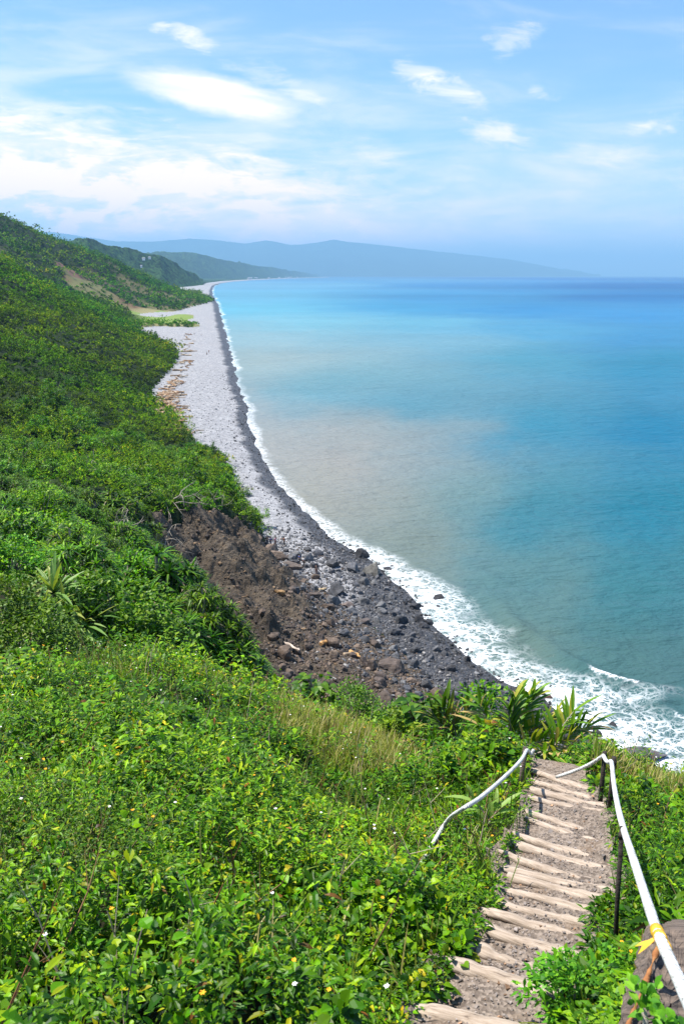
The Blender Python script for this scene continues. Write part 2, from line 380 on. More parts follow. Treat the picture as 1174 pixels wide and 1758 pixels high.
# ------------------------------------------------------------------ materials
def new_mat(name):
    m = bpy.data.materials.new(name); m.use_nodes = True; t = NT(m.node_tree); t.n.clear()
    o = t.node('ShaderNodeOutputMaterial'); return m, t, o
def principled(t, o, col, rough=.8, normal=None, spec=.3):
    p = t.node('ShaderNodeBsdfPrincipled'); t.put(p.inputs['Base Color'], (*col, 1) if isinstance(col, tuple) and len(col) == 3 else col)
    t.put(p.inputs['Roughness'], rough); t.put(p.inputs['Specular IOR Level'], spec)
    if normal is not None: t.put(p.inputs['Normal'], normal)
    if o: t.l.new(p.outputs[0], o.inputs[0])
    return p
def leaf_mat(name, trans=.35, gloss=.35, rough=.42):
    m, t, o = new_mat(name); c = t.attr('Col')
    rn = t.node('ShaderNodeObjectInfo').outputs['Random']
    hs = t.node('ShaderNodeHueSaturation'); t.put(hs.inputs['Color'], c)
    t.put(hs.inputs['Hue'], t.smooth(rn, 0, 1, .485, .515)); t.put(hs.inputs['Value'], t.smooth(t.math('FRACT', t.math('MULTIPLY', rn, 7.3)), 0, 1, .75, 1.2))
    c = hs.outputs[0]
    p = principled(t, None, c, rough, None, gloss)
    tr = t.node('ShaderNodeBsdfTranslucent'); t.put(tr.inputs[0], t.mix(1.0, c, (.85, 1.0, .3), 'MULTIPLY'))
    mx = t.node('ShaderNodeMixShader'); mx.inputs[0].default_value = trans
    t.l.new(p.outputs[0], mx.inputs[1]); t.l.new(tr.outputs[0], mx.inputs[2]); t.l.new(mx.outputs[0], o.inputs[0]); return m
M = {}
M['leaf'] = leaf_mat('leaf', .34, .2, .42); M['strap'] = leaf_mat('strap_leaf', .32, .22, .45); M['scrub'] = leaf_mat('scrub_leaf', .3, .06, .7)
def m_soil():
    m, t, o = new_mat('soil'); p = t.pos(); c = t.attr('Col')
    n = t.noise(p, 1.7, 6, .65); f = t.smooth(n, .3, .7, .55, 1.5)
    c = t.mix(1.0, c, t.comb(f, f, f), 'MULTIPLY')
    principled(t, o, c, .95, t.bump(t.noise(p, 6, 5, .7), .6, .08), .1); return m
M['soil'] = m_soil()
def m_slide():
    m, t, o = new_mat('bare_earth'); p = t.pos()
    a = t.noise(p, .22, 6, .65, .6); b = t.noise(p, 1.6, 6, .7); k = t.voro(p, 1.1, 'F1', 1)
    c = t.mix(t.smooth(a, .35, .65), (.080, .066, .052), (.155, .124, .092))
    c = t.mix(t.smooth(b, .52, .75), c, (.25, .18, .115))
    c = t.mix(t.smooth(b, .46, .28), c, (.04, .03, .026))
    c = t.mix(t.smooth(a, .62, .78), c, (.10, .095, .09))
    hgt = t.math('ADD', t.math('MULTIPLY', b, 1.0), t.math('MULTIPLY', t.noise(p, 5, 5, .7), .4))
    hgt = t.math('ADD', hgt, t.math('MULTIPLY', t.voro(p, 1.3, 'F1', 0), .5))
    principled(t, o, c, .95, t.bump(hgt, 1.0, .7), .15); return m
M['slide'] = m_slide()
def m_beach():
    m, t, o = new_mat('pebbles'); p = t.pos(); d = t.attr('shore', 'Fac')
    v1 = t.voro(p, 2.6, 'F1', 1); v1 = t.sep(v1)[0]; v2 = t.sep(t.voro(p, .9, 'F1', 1))[1]
    big = t.noise(p, .05, 5, .6); fine = t.noise(p, 1.3, 6, .7)
    ridge = t.noise(t.comb(t.math('MULTIPLY', d, .35), t.math('MULTIPLY', t.sep(p)[1], .03)), 1.0, 4, .6)
    g = t.math('ADD', t.math('MULTIPLY', v1, .34), t.math('MULTIPLY', v2, .22)); g = t.math('ADD', g, t.math('MULTIPLY', fine, .44))
    c = t.mix(t.smooth(g, .22, .78), (.175, .175, .182), (.385, .38, .385))
    c = t.mix(t.smooth(ridge, .44, .66, 0, .45), c, (.24, .235, .24))
    c = t.mix(t.smooth(big, .54, .7, 0, .5), c, (.34, .33, .325))
    edge = t.math('ADD', d, t.math('MULTIPLY', t.math('SUBTRACT', t.noise(p, .13, 5, .65), .5), 6))
    wet = t.smooth(edge, t.attr('wet', 'Fac'), t.math('MULTIPLY', t.attr('wet', 'Fac'), .55))
    wc = t.mix(t.smooth(g, .35, .8), (.030, .030, .032), (.105, .10, .10))
    c = t.mix(wet, c, wc)
    hb = t.math('ADD', t.voro(p, 2.6, 'F1', 0), t.math('MULTIPLY', fine, .7))
    principled(t, o, c, t.smooth(wet, 0, 1, .9, .5), t.bump(hb, .8, .25), .3); return m
M['beach'] = m_beach()

# ------------------------------------------------------------------ terrain sheet, split by what covers it
def grid_uv(u, w):
    U, L = np.meshgrid(u, w); Y = np.exp(L); return U*(Y+2), Y
def build_terrain():
    u = np.linspace(-.86, .80, 520); w = np.linspace(math.log(.35), math.log(4500), 960)
    X, Y = grid_uv(u, w)
    G = ground(X, Y); B = beach_z(X, Y); Z = np.maximum(G, B); off = offshore(X, Y)
    sc = inpoly(X, Y, SCAR) & (G > B)
    dpx, on = path_mask(X, Y); pth = on & (np.abs(dpx) < path_half(Y)+.06)
    Z = np.where(pth, np.minimum(Z, path_z(Y)-.16), Z)
    bch = (B >= G-.02)
    C = np.empty(X.shape+(3,)); C[:] = (.018, .030, .009)
    n = fbm(X*.02, Y*.02, 4, 4)
    C = np.where((Y < 22)[..., None], np.array([.020, .020, .008]), C)
    # tan scars and grassy flanks on the second ridge, fields on the valley floor
    far = sstep(Y, 640, 800)
    k = far*sstep(n+.35*fbm(X*.008, Y*.004, 3, 14), .02, .16)*sstep(Z, 95, 40); C = C*(1-k[..., None]) + k[..., None]*np.array([.115, .105, .045])
    k = far*sstep(fbm(X*.012, Y*.006, 4, 33), .12, .2)*sstep(Z, 80, 30); C = C*(1-k[..., None]) + k[..., None]*np.array([.14, .095, .065])
    wx_, wy_ = X+25*fbm(X*.03, Y*.02, 3, 90), Y+60*fbm(X*.03, Y*.02, 3, 92)
    for bi, P_ in enumerate(BARE_PX):
        P_ = np.array([(ray(a, b)[0]*yy, yy) for a, b, yy in P_]); k = inpoly(wx_, wy_, P_); br = sstep(fbm(X*.03, Y*.015, 4, 93), -.12, .15)[..., None]
        C = np.where(k[..., None], np.array([.15, .085, .05])*(1-br)+np.array([.14, .135, .055])*br if bi == 0 else np.array([.15, .09, .06]), C)
    flat = far*sstep(Z, 9, 5)*sstep(Y, 1150, 1080); C = C*(1-flat[..., None]) + flat[..., None]*np.where(fbm(X*.03, Y*.012, 3, 40)[..., None] > .0, np.array([.16, .22, .05]), np.array([.22, .20, .09]))
    idx = np.arange(X.size).reshape(X.shape)
    q = np.stack([idx[:-1, :-1], idx[:-1, 1:], idx[1:, 1:], idx[1:, :-1]], -1).reshape(-1, 4)
    V = np.stack([X, Y, Z], -1).reshape(-1, 3)
    fz = lambda m: m.reshape(-1)[q].sum(1) >= 2
    fb, fs = fz(bch), sc.reshape(-1)[q].all(1); deep = (off.reshape(-1)[q].min(1) > 14)
    wet = np.interp(Y, [0, 90, 120, 150, 200, 300, 700, 1500], [-26, -22, -9, -5, -4.6, -4.6, -8, -11]) 
    for nm, sel, mt in (('hillside', ~fb & ~fs, 'soil'), ('landslide_slope', fs & ~fb, 'slide'), ('beach', fb & ~deep, 'beach')):
        if nm == 'landslide_slope':
            gx, gy = np.meshgrid(np.arange(-32, 24, .32), np.arange(58, 146, .32)); gz = ground(gx, gy); gi = np.arange(gx.size).reshape(gx.shape)
            ok = (inpoly(gx, gy, SCAR) & (gz > beach_z(gx, gy)-.5)).ravel(); gq = np.stack([gi[:-1, :-1], gi[:-1, 1:], gi[1:, 1:], gi[1:, :-1]], -1).reshape(-1, 4); gq = gq[ok[gq].all(1)]
            used, inv = np.unique(gq, return_inverse=True)
            tag(link(nm, mesh_of(nm, np.stack([gx, gy, gz], -1).reshape(-1, 3)[used], [inv.reshape(-1, 4)], M[mt], None, None, False)), kind='structure'); continue
        f = q[sel]; used, inv = np.unique(f, return_inverse=True)
        me = mesh_of(nm, V[used], [inv.reshape(-1, 4)], M[mt], C.reshape(-1, 3)[used], {'shore': off.reshape(-1)[used], 'wet': wet.reshape(-1)[used]}, True)
        tag(link(nm, me), kind='structure')
build_terrain()

# ------------------------------------------------------------------ sea
def m_sea():
    m, t, o = new_mat('sea_water'); p = t.pos(); c = t.attr('Col'); fo = t.attr('foam', 'Fac')
    x, y, z = t.sep(p)
    warp = t.vmath('ADD', p, t.vmath('SCALE', t.noise(p, .35, 4, .6, 0, 1), None))
    wn = t.node('ShaderNodeVectorMath', operation='SCALE'); t.put(wn.inputs[0], t.noise(p, .30, 4, .6, 0, 1)); wn.inputs['Scale'].default_value = 3.2
    pw = t.vmath('ADD', p, wn.outputs[0])
    net = t.voro(pw, .75, 'DISTANCE_TO_EDGE', 0); net2 = t.voro(pw, 2.1, 'DISTANCE_TO_EDGE', 0)
    blob = t.noise(pw, .42, 6, .68)
    web = t.math('MAXIMUM', t.smooth(net, .16, .02), t.math('MULTIPLY', t.smooth(net2, .13, .02), .8))
    web = t.math('MULTIPLY', web, t.smooth(blob, .3, .58))
    dense = t.smooth(blob, t.smooth(fo, 0, 1, .80, .28), t.smooth(fo, 0, 1, .90, .46))
    f = t.math('MAXIMUM', dense, t.math('MULTIPLY', web, t.smooth(fo, .12, .55)))
    f = t.math('MULTIPLY', f, t.smooth(fo, .02, .12), clamp=True)
    dist = t.node('ShaderNodeVectorMath', operation='LENGTH'); t.put(dist.inputs[0], p); dist = dist.outputs['Value']
    ws = t.comb(t.math('MULTIPLY', t.math('ADD', x, t.math('MULTIPLY', y, .55)), .55), t.math('SUBTRACT', y, t.math('MULTIPLY', x, .2)))
    h = t.math('ADD', t.math('MULTIPLY', t.noise(ws, .55, 4, .6), .6), t.math('MULTIPLY', t.noise(ws, .12, 4, .55), 1.4))
    h = t.math('ADD', h, t.math('MULTIPLY', t.noise(ws, .018, 4, .6), 3.0))
    nrm = t.bump(h, .8, 1.0)
    # water: light scattered back from below the surface, plus the mirror of the sky
    wdf = t.node('ShaderNodeBsdfDiffuse'); t.put(wdf.inputs[0], c); t.put(wdf.inputs['Normal'], t.bump(h, .8, 2.2))
    gl = t.node('ShaderNodeBsdfGlossy'); gl.inputs['Roughness'].default_value = .18; t.put(gl.inputs['Normal'], nrm)
    fr = t.node('ShaderNodeFresnel'); fr.inputs[0].default_value = 1.33; t.put(fr.inputs['Normal'], nrm)
    fr2 = t.math('MULTIPLY', fr.outputs[0], SEA_MIRROR)
    mx = t.node('ShaderNodeMixShader'); t.put(mx.inputs[0], fr2); t.l.new(wdf.outputs[0], mx.inputs[1]); t.l.new(gl.outputs[0], mx.inputs[2])
    fm = t.node('ShaderNodeBsdfDiffuse'); fm.inputs[0].default_value = (.83, .85, .86, 1); t.put(fm.inputs['Normal'], t.bump(t.math('ADD', f, t.math('MULTIPLY', net2, .5)), .5, .25))
    m2 = t.node('ShaderNodeMixShader'); t.put(m2.inputs[0], f); t.l.new(mx.outputs[0], m2.inputs[1]); t.l.new(fm.outputs[0], m2.inputs[2])
    t.l.new(m2.outputs[0], o.inputs[0]); return m
SEA_MIRROR = .30
# colour of the water itself: grey-green over the shingle, a tan plume of river silt, turquoise, then deep blue
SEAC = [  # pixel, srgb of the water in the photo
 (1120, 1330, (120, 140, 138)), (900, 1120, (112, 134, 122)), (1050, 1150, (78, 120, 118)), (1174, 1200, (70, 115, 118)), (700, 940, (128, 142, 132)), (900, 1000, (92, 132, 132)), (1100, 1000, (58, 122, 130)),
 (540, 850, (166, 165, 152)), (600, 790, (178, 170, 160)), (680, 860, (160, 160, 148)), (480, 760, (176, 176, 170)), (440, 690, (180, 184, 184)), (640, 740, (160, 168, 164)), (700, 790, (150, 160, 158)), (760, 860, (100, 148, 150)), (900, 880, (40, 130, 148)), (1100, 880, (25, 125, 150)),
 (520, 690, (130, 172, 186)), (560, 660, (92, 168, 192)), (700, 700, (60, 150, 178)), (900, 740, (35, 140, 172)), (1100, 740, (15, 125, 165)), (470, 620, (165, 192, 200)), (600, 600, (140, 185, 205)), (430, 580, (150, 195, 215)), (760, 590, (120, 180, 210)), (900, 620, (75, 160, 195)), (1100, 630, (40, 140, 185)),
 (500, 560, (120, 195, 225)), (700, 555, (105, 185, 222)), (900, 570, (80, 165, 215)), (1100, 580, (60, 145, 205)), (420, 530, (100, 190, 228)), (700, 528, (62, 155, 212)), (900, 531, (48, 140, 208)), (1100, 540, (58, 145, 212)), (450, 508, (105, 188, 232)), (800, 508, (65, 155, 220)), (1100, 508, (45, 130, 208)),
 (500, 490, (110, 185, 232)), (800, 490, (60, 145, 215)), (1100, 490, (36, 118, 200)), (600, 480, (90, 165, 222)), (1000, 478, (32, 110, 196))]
def lin(c): c = np.asarray(c, float)/255; return np.where(c <= .04045, c/12.92, ((c+.055)/1.055)**2.4)
SEA_GAIN = .55
def build_sea():
    u = np.linspace(-.75, .95, 480); w = np.concatenate([np.linspace(math.log(30), math.log(230), 420), np.linspace(math.log(230), math.log(60000), 420)[1:]])
    X, Y = grid_uv(u, w); off = offshore(X, Y)
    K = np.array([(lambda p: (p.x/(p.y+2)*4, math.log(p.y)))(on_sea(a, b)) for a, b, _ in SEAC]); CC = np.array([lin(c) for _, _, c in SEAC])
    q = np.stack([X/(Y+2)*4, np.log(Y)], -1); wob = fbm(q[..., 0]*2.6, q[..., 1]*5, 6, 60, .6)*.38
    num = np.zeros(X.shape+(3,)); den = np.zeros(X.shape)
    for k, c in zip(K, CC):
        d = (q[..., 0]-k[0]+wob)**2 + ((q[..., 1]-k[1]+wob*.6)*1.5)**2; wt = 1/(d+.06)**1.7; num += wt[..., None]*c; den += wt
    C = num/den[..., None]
    # cat's paws and current lines that lie along the bay
    st = fbm(X*.0016/(1+Y*.0004), Y*.004/(1+Y*.0009), 5, 71); fs = sstep(Y, 350, 1500)
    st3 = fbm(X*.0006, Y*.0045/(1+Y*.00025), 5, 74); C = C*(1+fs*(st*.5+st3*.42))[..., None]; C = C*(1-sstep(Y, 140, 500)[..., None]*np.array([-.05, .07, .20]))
    st2 = fbm(X*.02, Y*.03, 4, 72); C = C*(1+.16*st2)[..., None]
    C = np.clip(C*SEA_GAIN, .004, .6)
    # foam: wide among the boulders, a thin line along the shingle
    wid = np.interp(Y, [60, 80, 95, 112, 128, 140, 160, 200, 260, 330, 420, 700, 1500, 4000], [16, 15, 14.5, 13, 9, 6, 3.4, 3.2, 4.5, 4.5, 4.5, 6, 9, 14])
    s_al = Y*.06; lobe = 1+1.1*fbm(X*.09, Y*.09, 4, 81); r = off/(wid*np.maximum(lobe, .2))
    foam = np.where(r < 0, 1, np.clip(1-r, 0, 1)**.8)
    amt = np.interp(Y, [60, 90, 140, 150, 300, 900], [.66, .70, .70, .60, .44, .42]) + .8*fbm(X*.05, Y*.02, 3, 83)*sstep(Y, 140, 180)
    foam = np.clip(foam*np.clip(amt, 0, 1.1), 0, 1)
    # a low swell standing just off the boulders
    Z = np.zeros(X.shape); dsw = off - 11.5 - 3*fbm(X*.05, Y*.05, 2, 90); along = sstep(Y, 128, 108)
    Z += along*(.55*np.exp(-(dsw/1.5)**2)+.2*np.exp(-((dsw-6)/2.5)**2))
    Z += (fbm(X*.25, Y*.25, 3, 91)*.25)*sstep(Y, 320, 120)*sstep(off, -2, 3)
    foam = np.maximum(foam, along*np.exp(-((dsw-.1)/.5)**2)*sstep(fbm(X*.12, Y*.05, 2, 95)+sstep(Y, 84, 77)*.22, .2, .36))
    C = C*(1-.28*along*np.exp(-((dsw+1.8)/1.3)**2))[..., None] if False else C
    Z -= sstep(-off, 1.5, 5)*.9
    idx = np.arange(X.size).reshape(X.shape)
    f = np.stack([idx[:-1, :-1], idx[:-1, 1:], idx[1:, 1:], idx[1:, :-1]], -1).reshape(-1, 4)
    keep = off.reshape(-1)[f].max(1) > -9 - .01*Y.reshape(-1)[f].max(1); f = f[keep]; used, inv = np.unique(f, return_inverse=True)
    V = np.stack([X, Y, Z], -1).reshape(-1, 3)
    me = mesh_of('sea', V[used], [inv.reshape(-1, 4)], m_sea(), C.reshape(-1, 3)[used], {'foam': foam.reshape(-1)[used]}, True)
    tag(link('sea', me), kind='structure')
build_sea()

# ------------------------------------------------------------------ ridges far up the coast
def m_far():
    m, t, o = new_mat('wooded_ridge'); p = t.pos(); c = t.attr('Col')
    n = t.noise(p, .055, 7, .78); f = t.smooth(n, .36, .64, .2, 2.1); c = t.mix(1.0, c, t.comb(f, f, f), 'MULTIPLY')
    principled(t, o, c, .95, t.bump(t.noise(p, .055, 7, .78), 1.0, 34), .05); return m
M['far'] = m_far()
def ridge(name, prof, depth, y_toe, seed, col, amp, n=520):
    """prof: (px, py, distance) of the crest; the slope runs down to the coast in front of it and away behind"""
    P = [at(a, b, y) for a, b, y in prof]; tt = np.linspace(0, len(P)-1, n)
    cx = np.interp(tt, range(len(P)), [p.x for p in P]); cy = np.interp(tt, range(len(P)), [p.y for p in P]); cz = np.interp(tt, range(len(P)), [p.z for p in P])
    rows = np.linspace(-1, 1, 150); X = np.empty((150, n)); Y = X.copy(); Z = X.copy()
    for i, r in enumerate(rows):
        Y[i] = cy + r*depth*(1+.1*np.sin(tt)); X[i] = cx*Y[i]/cy
        Z[i] = cz*(1-np.abs(r)**1.15)
    s = 1.0/depth; nz = fbm(X*s*5, Y*s*3, 6, seed, .55); rid = np.abs(fbm(X*s*4, Y*s*2, 5, seed+9, .55))
    k = np.clip(1-np.abs(rows), 0, 1)[:, None]*np.clip(np.abs(rows)*6, .12, 1)[:, None]
    Z = Z + amp*k*(nz*1.6 - rid*1.2) + amp*.38*fbm(X*s*26, Y*s*26, 5, seed+3, .6)*np.clip(k*4, 0, 1)
    idx = np.arange(X.size).reshape(X.shape); q = np.stack([idx[:-1, :-1], idx[:-1, 1:], idx[1:, 1:], idx[1:, :-1]], -1).reshape(-1, 4)
    V = np.stack([X, Y, Z], -1).reshape(-1, 3); C = np.array(col)*(1+.9*fbm(V[:, 0]*s*9, V[:, 1]*s*9, 4, seed+5))[:, None]
    o = link(name, mesh_of(name, V, [q], M['far'], C, None, True)); return tag(o, kind='structure')
ridge('coastal_ridge', [(-60, 430, 3400), (60, 420, 3150), (128, 413, 3000), (150, 410, 3000), (185, 421, 3100), (215, 424, 3250), (250, 433, 3400), (275, 436, 3500), (300, 452, 3800), (330, 470, 4200), (349, 483, 4600)], 520, 0, 300, (.045, .095, .022), 60)
ridge('headland', [(150, 445, 8500), (240, 436, 8800), (285, 432, 9000), (330, 433, 9500), (372, 443, 10300), (405, 450, 11300), (440, 456, 12800), (470, 459, 15000), (500, 465, 18000), (525, 468, 21500), (545, 473, 25000)], 1300, 0, 320, (.045, .085, .026), 110)
ridge('mountains', [(-140, 400, 30464), (0, 402, 30464), (90, 398, 30464), (200, 414, 30464), (260, 415, 30464), (330, 409, 31360), (370, 412, 31360), (420, 418, 32256), (458, 412, 32256), (500, 421, 32256), (540, 417, 32256), (572, 411, 32256), (605, 416, 32256), (660, 421, 33152), (730, 429, 34048), (800, 437, 34944), (870, 445, 35840), (940, 457, 36736), (1000, 468, 37632), (1030, 474, 38528)], 5000, 0, 340, (.035, .06, .04), 230)
def strip(name, ys, offs, zs, mat, col):
    X = np.array([[float(v)-o*(1 if o < 50 else np.clip(y/5000, .8, 3)) for o in offs] for y, v in zip(ys, shore_x(ys))]); Y = np.repeat(ys[:, None], len(offs), 1); Z = np.repeat(np.array(zs, float)[None], len(ys), 0)
    if name == 'coastal_plain': Z += np.clip(fbm(X*.02, Y*.006, 4, 88)+.25, 0, 1)*np.array([0]+[16]*(len(offs)-1))
    idx = np.arange(X.size).reshape(X.shape); q = np.stack([idx[:-1, :-1], idx[:-1, 1:], idx[1:, 1:], idx[1:, :-1]], -1).reshape(-1, 4)[:, ::-1]
    V = np.stack([X, Y, Z], -1).reshape(-1, 3); tag(link(name, mesh_of(name, V, [q], mat, np.array(col)*(1+.8*fbm(V[:, 0]*.01, V[:, 1]*.004, 4, 89))[:, None], {'shore': np.tile(-np.array(offs, float), len(ys)), 'wet': np.full(len(V), -9.0)}, True)), kind='structure')
ys_ = np.geomspace(4350, 26000, 160)
strip('far_beach', ys_, [-6, 0, 12, 40, 75], [-.6, 0, 1.2, 2.6, 3.2], M['beach'], (1, 1, 1))
strip('coastal_plain', ys_, [72, 80, 110, 180, 300, 450, 650, 900, 1300], [3, 4, 5, 6, 7, 8, 9, 10, 12], M['far'], (.045, .085, .028))

# ------------------------------------------------------------------ air
def build_haze():
    x0, x1, y0, y1, z0, z1 = -44000, 68000, -400, 72000, -14, 1560
    # sea and land floors stay inside
    V = [(x, y, z) for x in (x0, x1) for y in (y0, y1) for z in (-60, z1)]
    f = np.array([(0, 1, 3, 2), (4, 6, 7, 5), (0, 4, 5, 1), (2, 3, 7, 6), (0, 2, 6, 4), (1, 5, 7, 3)])
    m, t, o = new_mat('haze_air'); pv = t.node('ShaderNodeVolumePrincipled')
    pv.inputs['Color'].default_value = (*HAZE_COL, 1); pv.inputs['Density'].default_value = HAZE_DENS; pv.inputs['Anisotropy'].default_value = 0.0
    t.l.new(pv.outputs[0], o.inputs['Volume'])
    ob = link('haze', mesh_of('haze', V, [f], m)); tag(ob, kind='stuff'); ob.display_type = 'WIRE'
HAZE_DENS = 6.2e-5; HAZE_COL = (.36, .69, 1.0)
build_haze()

# ------------------------------------------------------------------ steps
def m_gravel():
    m, t, o = new_mat('gravel'); p = t.pos()
    v = t.voro(p, 55, 'F1', 1); n = t.noise(p, 9, 6, .7); g = t.math('ADD', t.math('MULTIPLY', t.sep(v)[0], .55), t.math('MULTIPLY', n, .45))
    c = t.mix(t.smooth(g, .2, .8), (.115, .090, .072), (.28, .225, .18)); c = t.mix(t.smooth(t.noise(p, 2.2, 4, .6), .5, .72, 0, .6), c, (.21, .145, .095))
    principled(t, o, c, .95, t.bump(t.math('ADD', t.voro(p, 55, 'F1', 0), n), .8, .012), .15); return m
def m_wood(name, a, b, dark, scale=1.0):
    m, t, o = new_mat(name); p = t.obj(); x, y, z = t.sep(p)
    g = t.noise(t.comb(t.math('MULTIPLY', x, 3*scale), t.math('MULTIPLY', y, 42*scale), t.math('MULTIPLY', z, 42*scale)), 1.0, 6, .65, .3)
    k = t.noise(p, 7*scale, 5, .65)
    c = t.mix(t.smooth(g, .3, .7), a, b); c = t.mix(t.smooth(g, .40, .31), c, dark); c = t.mix(t.smooth(k, .60, .78, 0, .7), c, dark)
    principled(t, o, c, .85, t.bump(g, .8, .01), .2); return m
M['gravel'] = m_gravel()
M['log'] = m_wood('weathered_log', (.27, .205, .15), (.50, .405, .32), (.12, .09, .07))
M['post'] = m_wood('dark_post', (.03, .024, .02), (.06, .05, .04), (.012, .01, .01))
M['timber'] = m_wood('old_timber', (.055, .045, .040), (.21, .16, .125), (.018, .014, .012), 1.3)
M['rust'] = m_wood('rust_edge', (.26, .10, .035), (.42, .19, .07), (.12, .06, .03), .8)
def build_steps():
    names = ['first', 'second', 'third', 'fourth', 'fifth', 'sixth', 'seventh', 'eighth', 'ninth', 'tenth', 'eleventh', 'twelfth', 'thirteenth', 'fourteenth', 'fifteenth', 'sixteenth', 'seventeenth', 'eighteenth']
    looks = {0: 'bleached log with end stones, ', 1: 'tan half buried log ', 10: 'thick tilted pale log ', 3: 'pale bowed log '}
    for i, (a, b) in enumerate(LOGP):
        a = np.array(a); b = np.array(b); d = b-a; ln = np.linalg.norm(d[:2]); n = 40; t = np.linspace(-.04, 1.04, n)
        rad = (.040 if i in (0, 1, 10) else .026 + .012*rnd.random())*1.12
        pts = a + d*t[:, None]; sag = .05*ln*(rnd.random()*.7+.3)
        pts[:, 1] += -sag*np.sin(np.pi*np.clip(t, 0, 1))*.4 + (fbm(t*3, t*0+i, 3, 5)*.03); pts[:, 2] += -sag*np.sin(np.pi*np.clip(t, 0, 1))*.35 - rad*.55 + fbm(t*4, t*0+i*3, 2, 6)*.02
        V, Fs = tube(pts, rad*(1+.8*fbm(t*4.5, t*0+i*7, 3, 8)), 12)
        c = pts.mean(0); ang = math.atan2(d[1], d[0]); Vl = V-c; ca, sa = math.cos(-ang), math.sin(-ang)
        Vl = np.c_[Vl[:, 0]*ca-Vl[:, 1]*sa, Vl[:, 0]*sa+Vl[:, 1]*ca, Vl[:, 2]]
        Vl[:, 2] *= .72; Vl += (fbm(Vl[:, 0]*14, Vl[:, 1]*60+Vl[:, 2]*60, 3, i)*.010)[:, None]*np.array([0, .6, 1])
        o = link('step_log', mesh_of('step_log', Vl, Fs, M['log'], None, None, True), None, c, (0, 0, ang))
        tag(o, looks.get(i, 'weathered log ') + 'edging the %s step from the photo foot' % names[i], 'log step', 'log edges of the steps')
    # treads: each one is held by the log at its lower end
    B = Bag(); chips = []
    for i in range(-1, len(LOGP)):
        lo = LOGP[i+1] if i+1 < len(LOGP) else None
        up = LOGP[i] if i >= 0 else None
        if up is None: up = tuple(Vector((p.x*.75+.02, p.y-.75, p.z+.3)) for p in lo)
        if lo is None: lo = tuple(Vector((p.x+dx, p.y+.55, p.z-.16)) for p, dx in zip(up, (.0, .35)))
        a0, a1, b0, b1 = (np.array(v) for v in (up[0], up[1], lo[0], lo[1])); nx, ny = 30, 14
        s, r = np.meshgrid(np.linspace(-.16, 1.16, nx), np.linspace(0, 1.02, ny))
        A = a0+(a1-a0)*s[..., None]; Bv = b0+(b1-b0)*s[..., None]; Pt = A+(Bv-A)*r[..., None]
        zt = Bv[..., 2]; Pt[..., 2] = zt + .012*(1-r)*0 + (A[..., 2]-zt)*(.18*(1-r)**2) - .014 + fbm(Pt[..., 0]*7, Pt[..., 1]*7, 3, 3)*.028
        Pt[..., 2] += .06*np.clip(np.abs(s-.5)*2-.92, 0, 1)*2
        idx = np.arange(nx*ny).reshape(ny, nx); q = np.stack([idx[:-1, :-1], idx[:-1, 1:], idx[1:, 1:], idx[1:, :-1]], -1).reshape(-1, 4)
        B.add(Pt.reshape(-1, 3), q, (1, 1, 1))
        k = 300 if i < 3 else 160
        ii = RG.integers(1, ny-1, k); jj = RG.integers(2, nx-2, k); chips.append(Pt[ii, jj] + np.c_[RG.normal(0, .015, k), RG.normal(0, .015, k), np.full(k, .004)])
    tag(link('path', B.mesh('path', M['gravel'], True)), kind='structure')
    # loose slate chips
    Pc = np.concatenate(chips); n = len(Pc); sz = RG.lognormal(-5.15, .4, n)
    T = np.array([(-1, -.6, 0), (.7, -.8, .1), (1, .4, 0), (-.2, .9, .1), (-1, -.6, .35), (.6, -.6, .45), (.8, .3, .35), (-.2, .7, .4)])
    an = RG.uniform(0, 6.28, n); tl = RG.normal(0, .25, (n, 2)); V = np.repeat(T[None], n, 0)*RG.uniform(.6, 1.4, (n, 1, 3))
    x = V[..., 0]*np.cos(an)[:, None]-V[..., 1]*np.sin(an)[:, None]; y = V[..., 0]*np.sin(an)[:, None]+V[..., 1]*np.cos(an)[:, None]
    z = V[..., 2]+x*tl[:, :1]+y*tl[:, 1:]; V = np.stack([x, y, z], -1)*sz[:, None, None]+Pc[:, None]
    q = np.array([(4, 5, 6, 7), (0, 1, 5, 4), (1, 2, 6, 5), (2, 3, 7, 6), (3, 0, 4, 7)]); f = (np.arange(n)*8)[:, None, None]+q
    c = np.array([.19, .160, .140])*RG.uniform(.45, 1.7, (n, 1))*np.where(RG.random((n, 1)) < .12, np.array([1.5, 1.05, .7]), 1)
    m, t, o = new_mat('slate_chips'); principled(t, o, t.attr('Col'), .7, None, .3)
    tag(link('gravel', mesh_of('gravel', V.reshape(-1, 3), [f.reshape(-1, 4)], m, np.repeat(c, 8, 0))), kind='stuff')
build_steps()

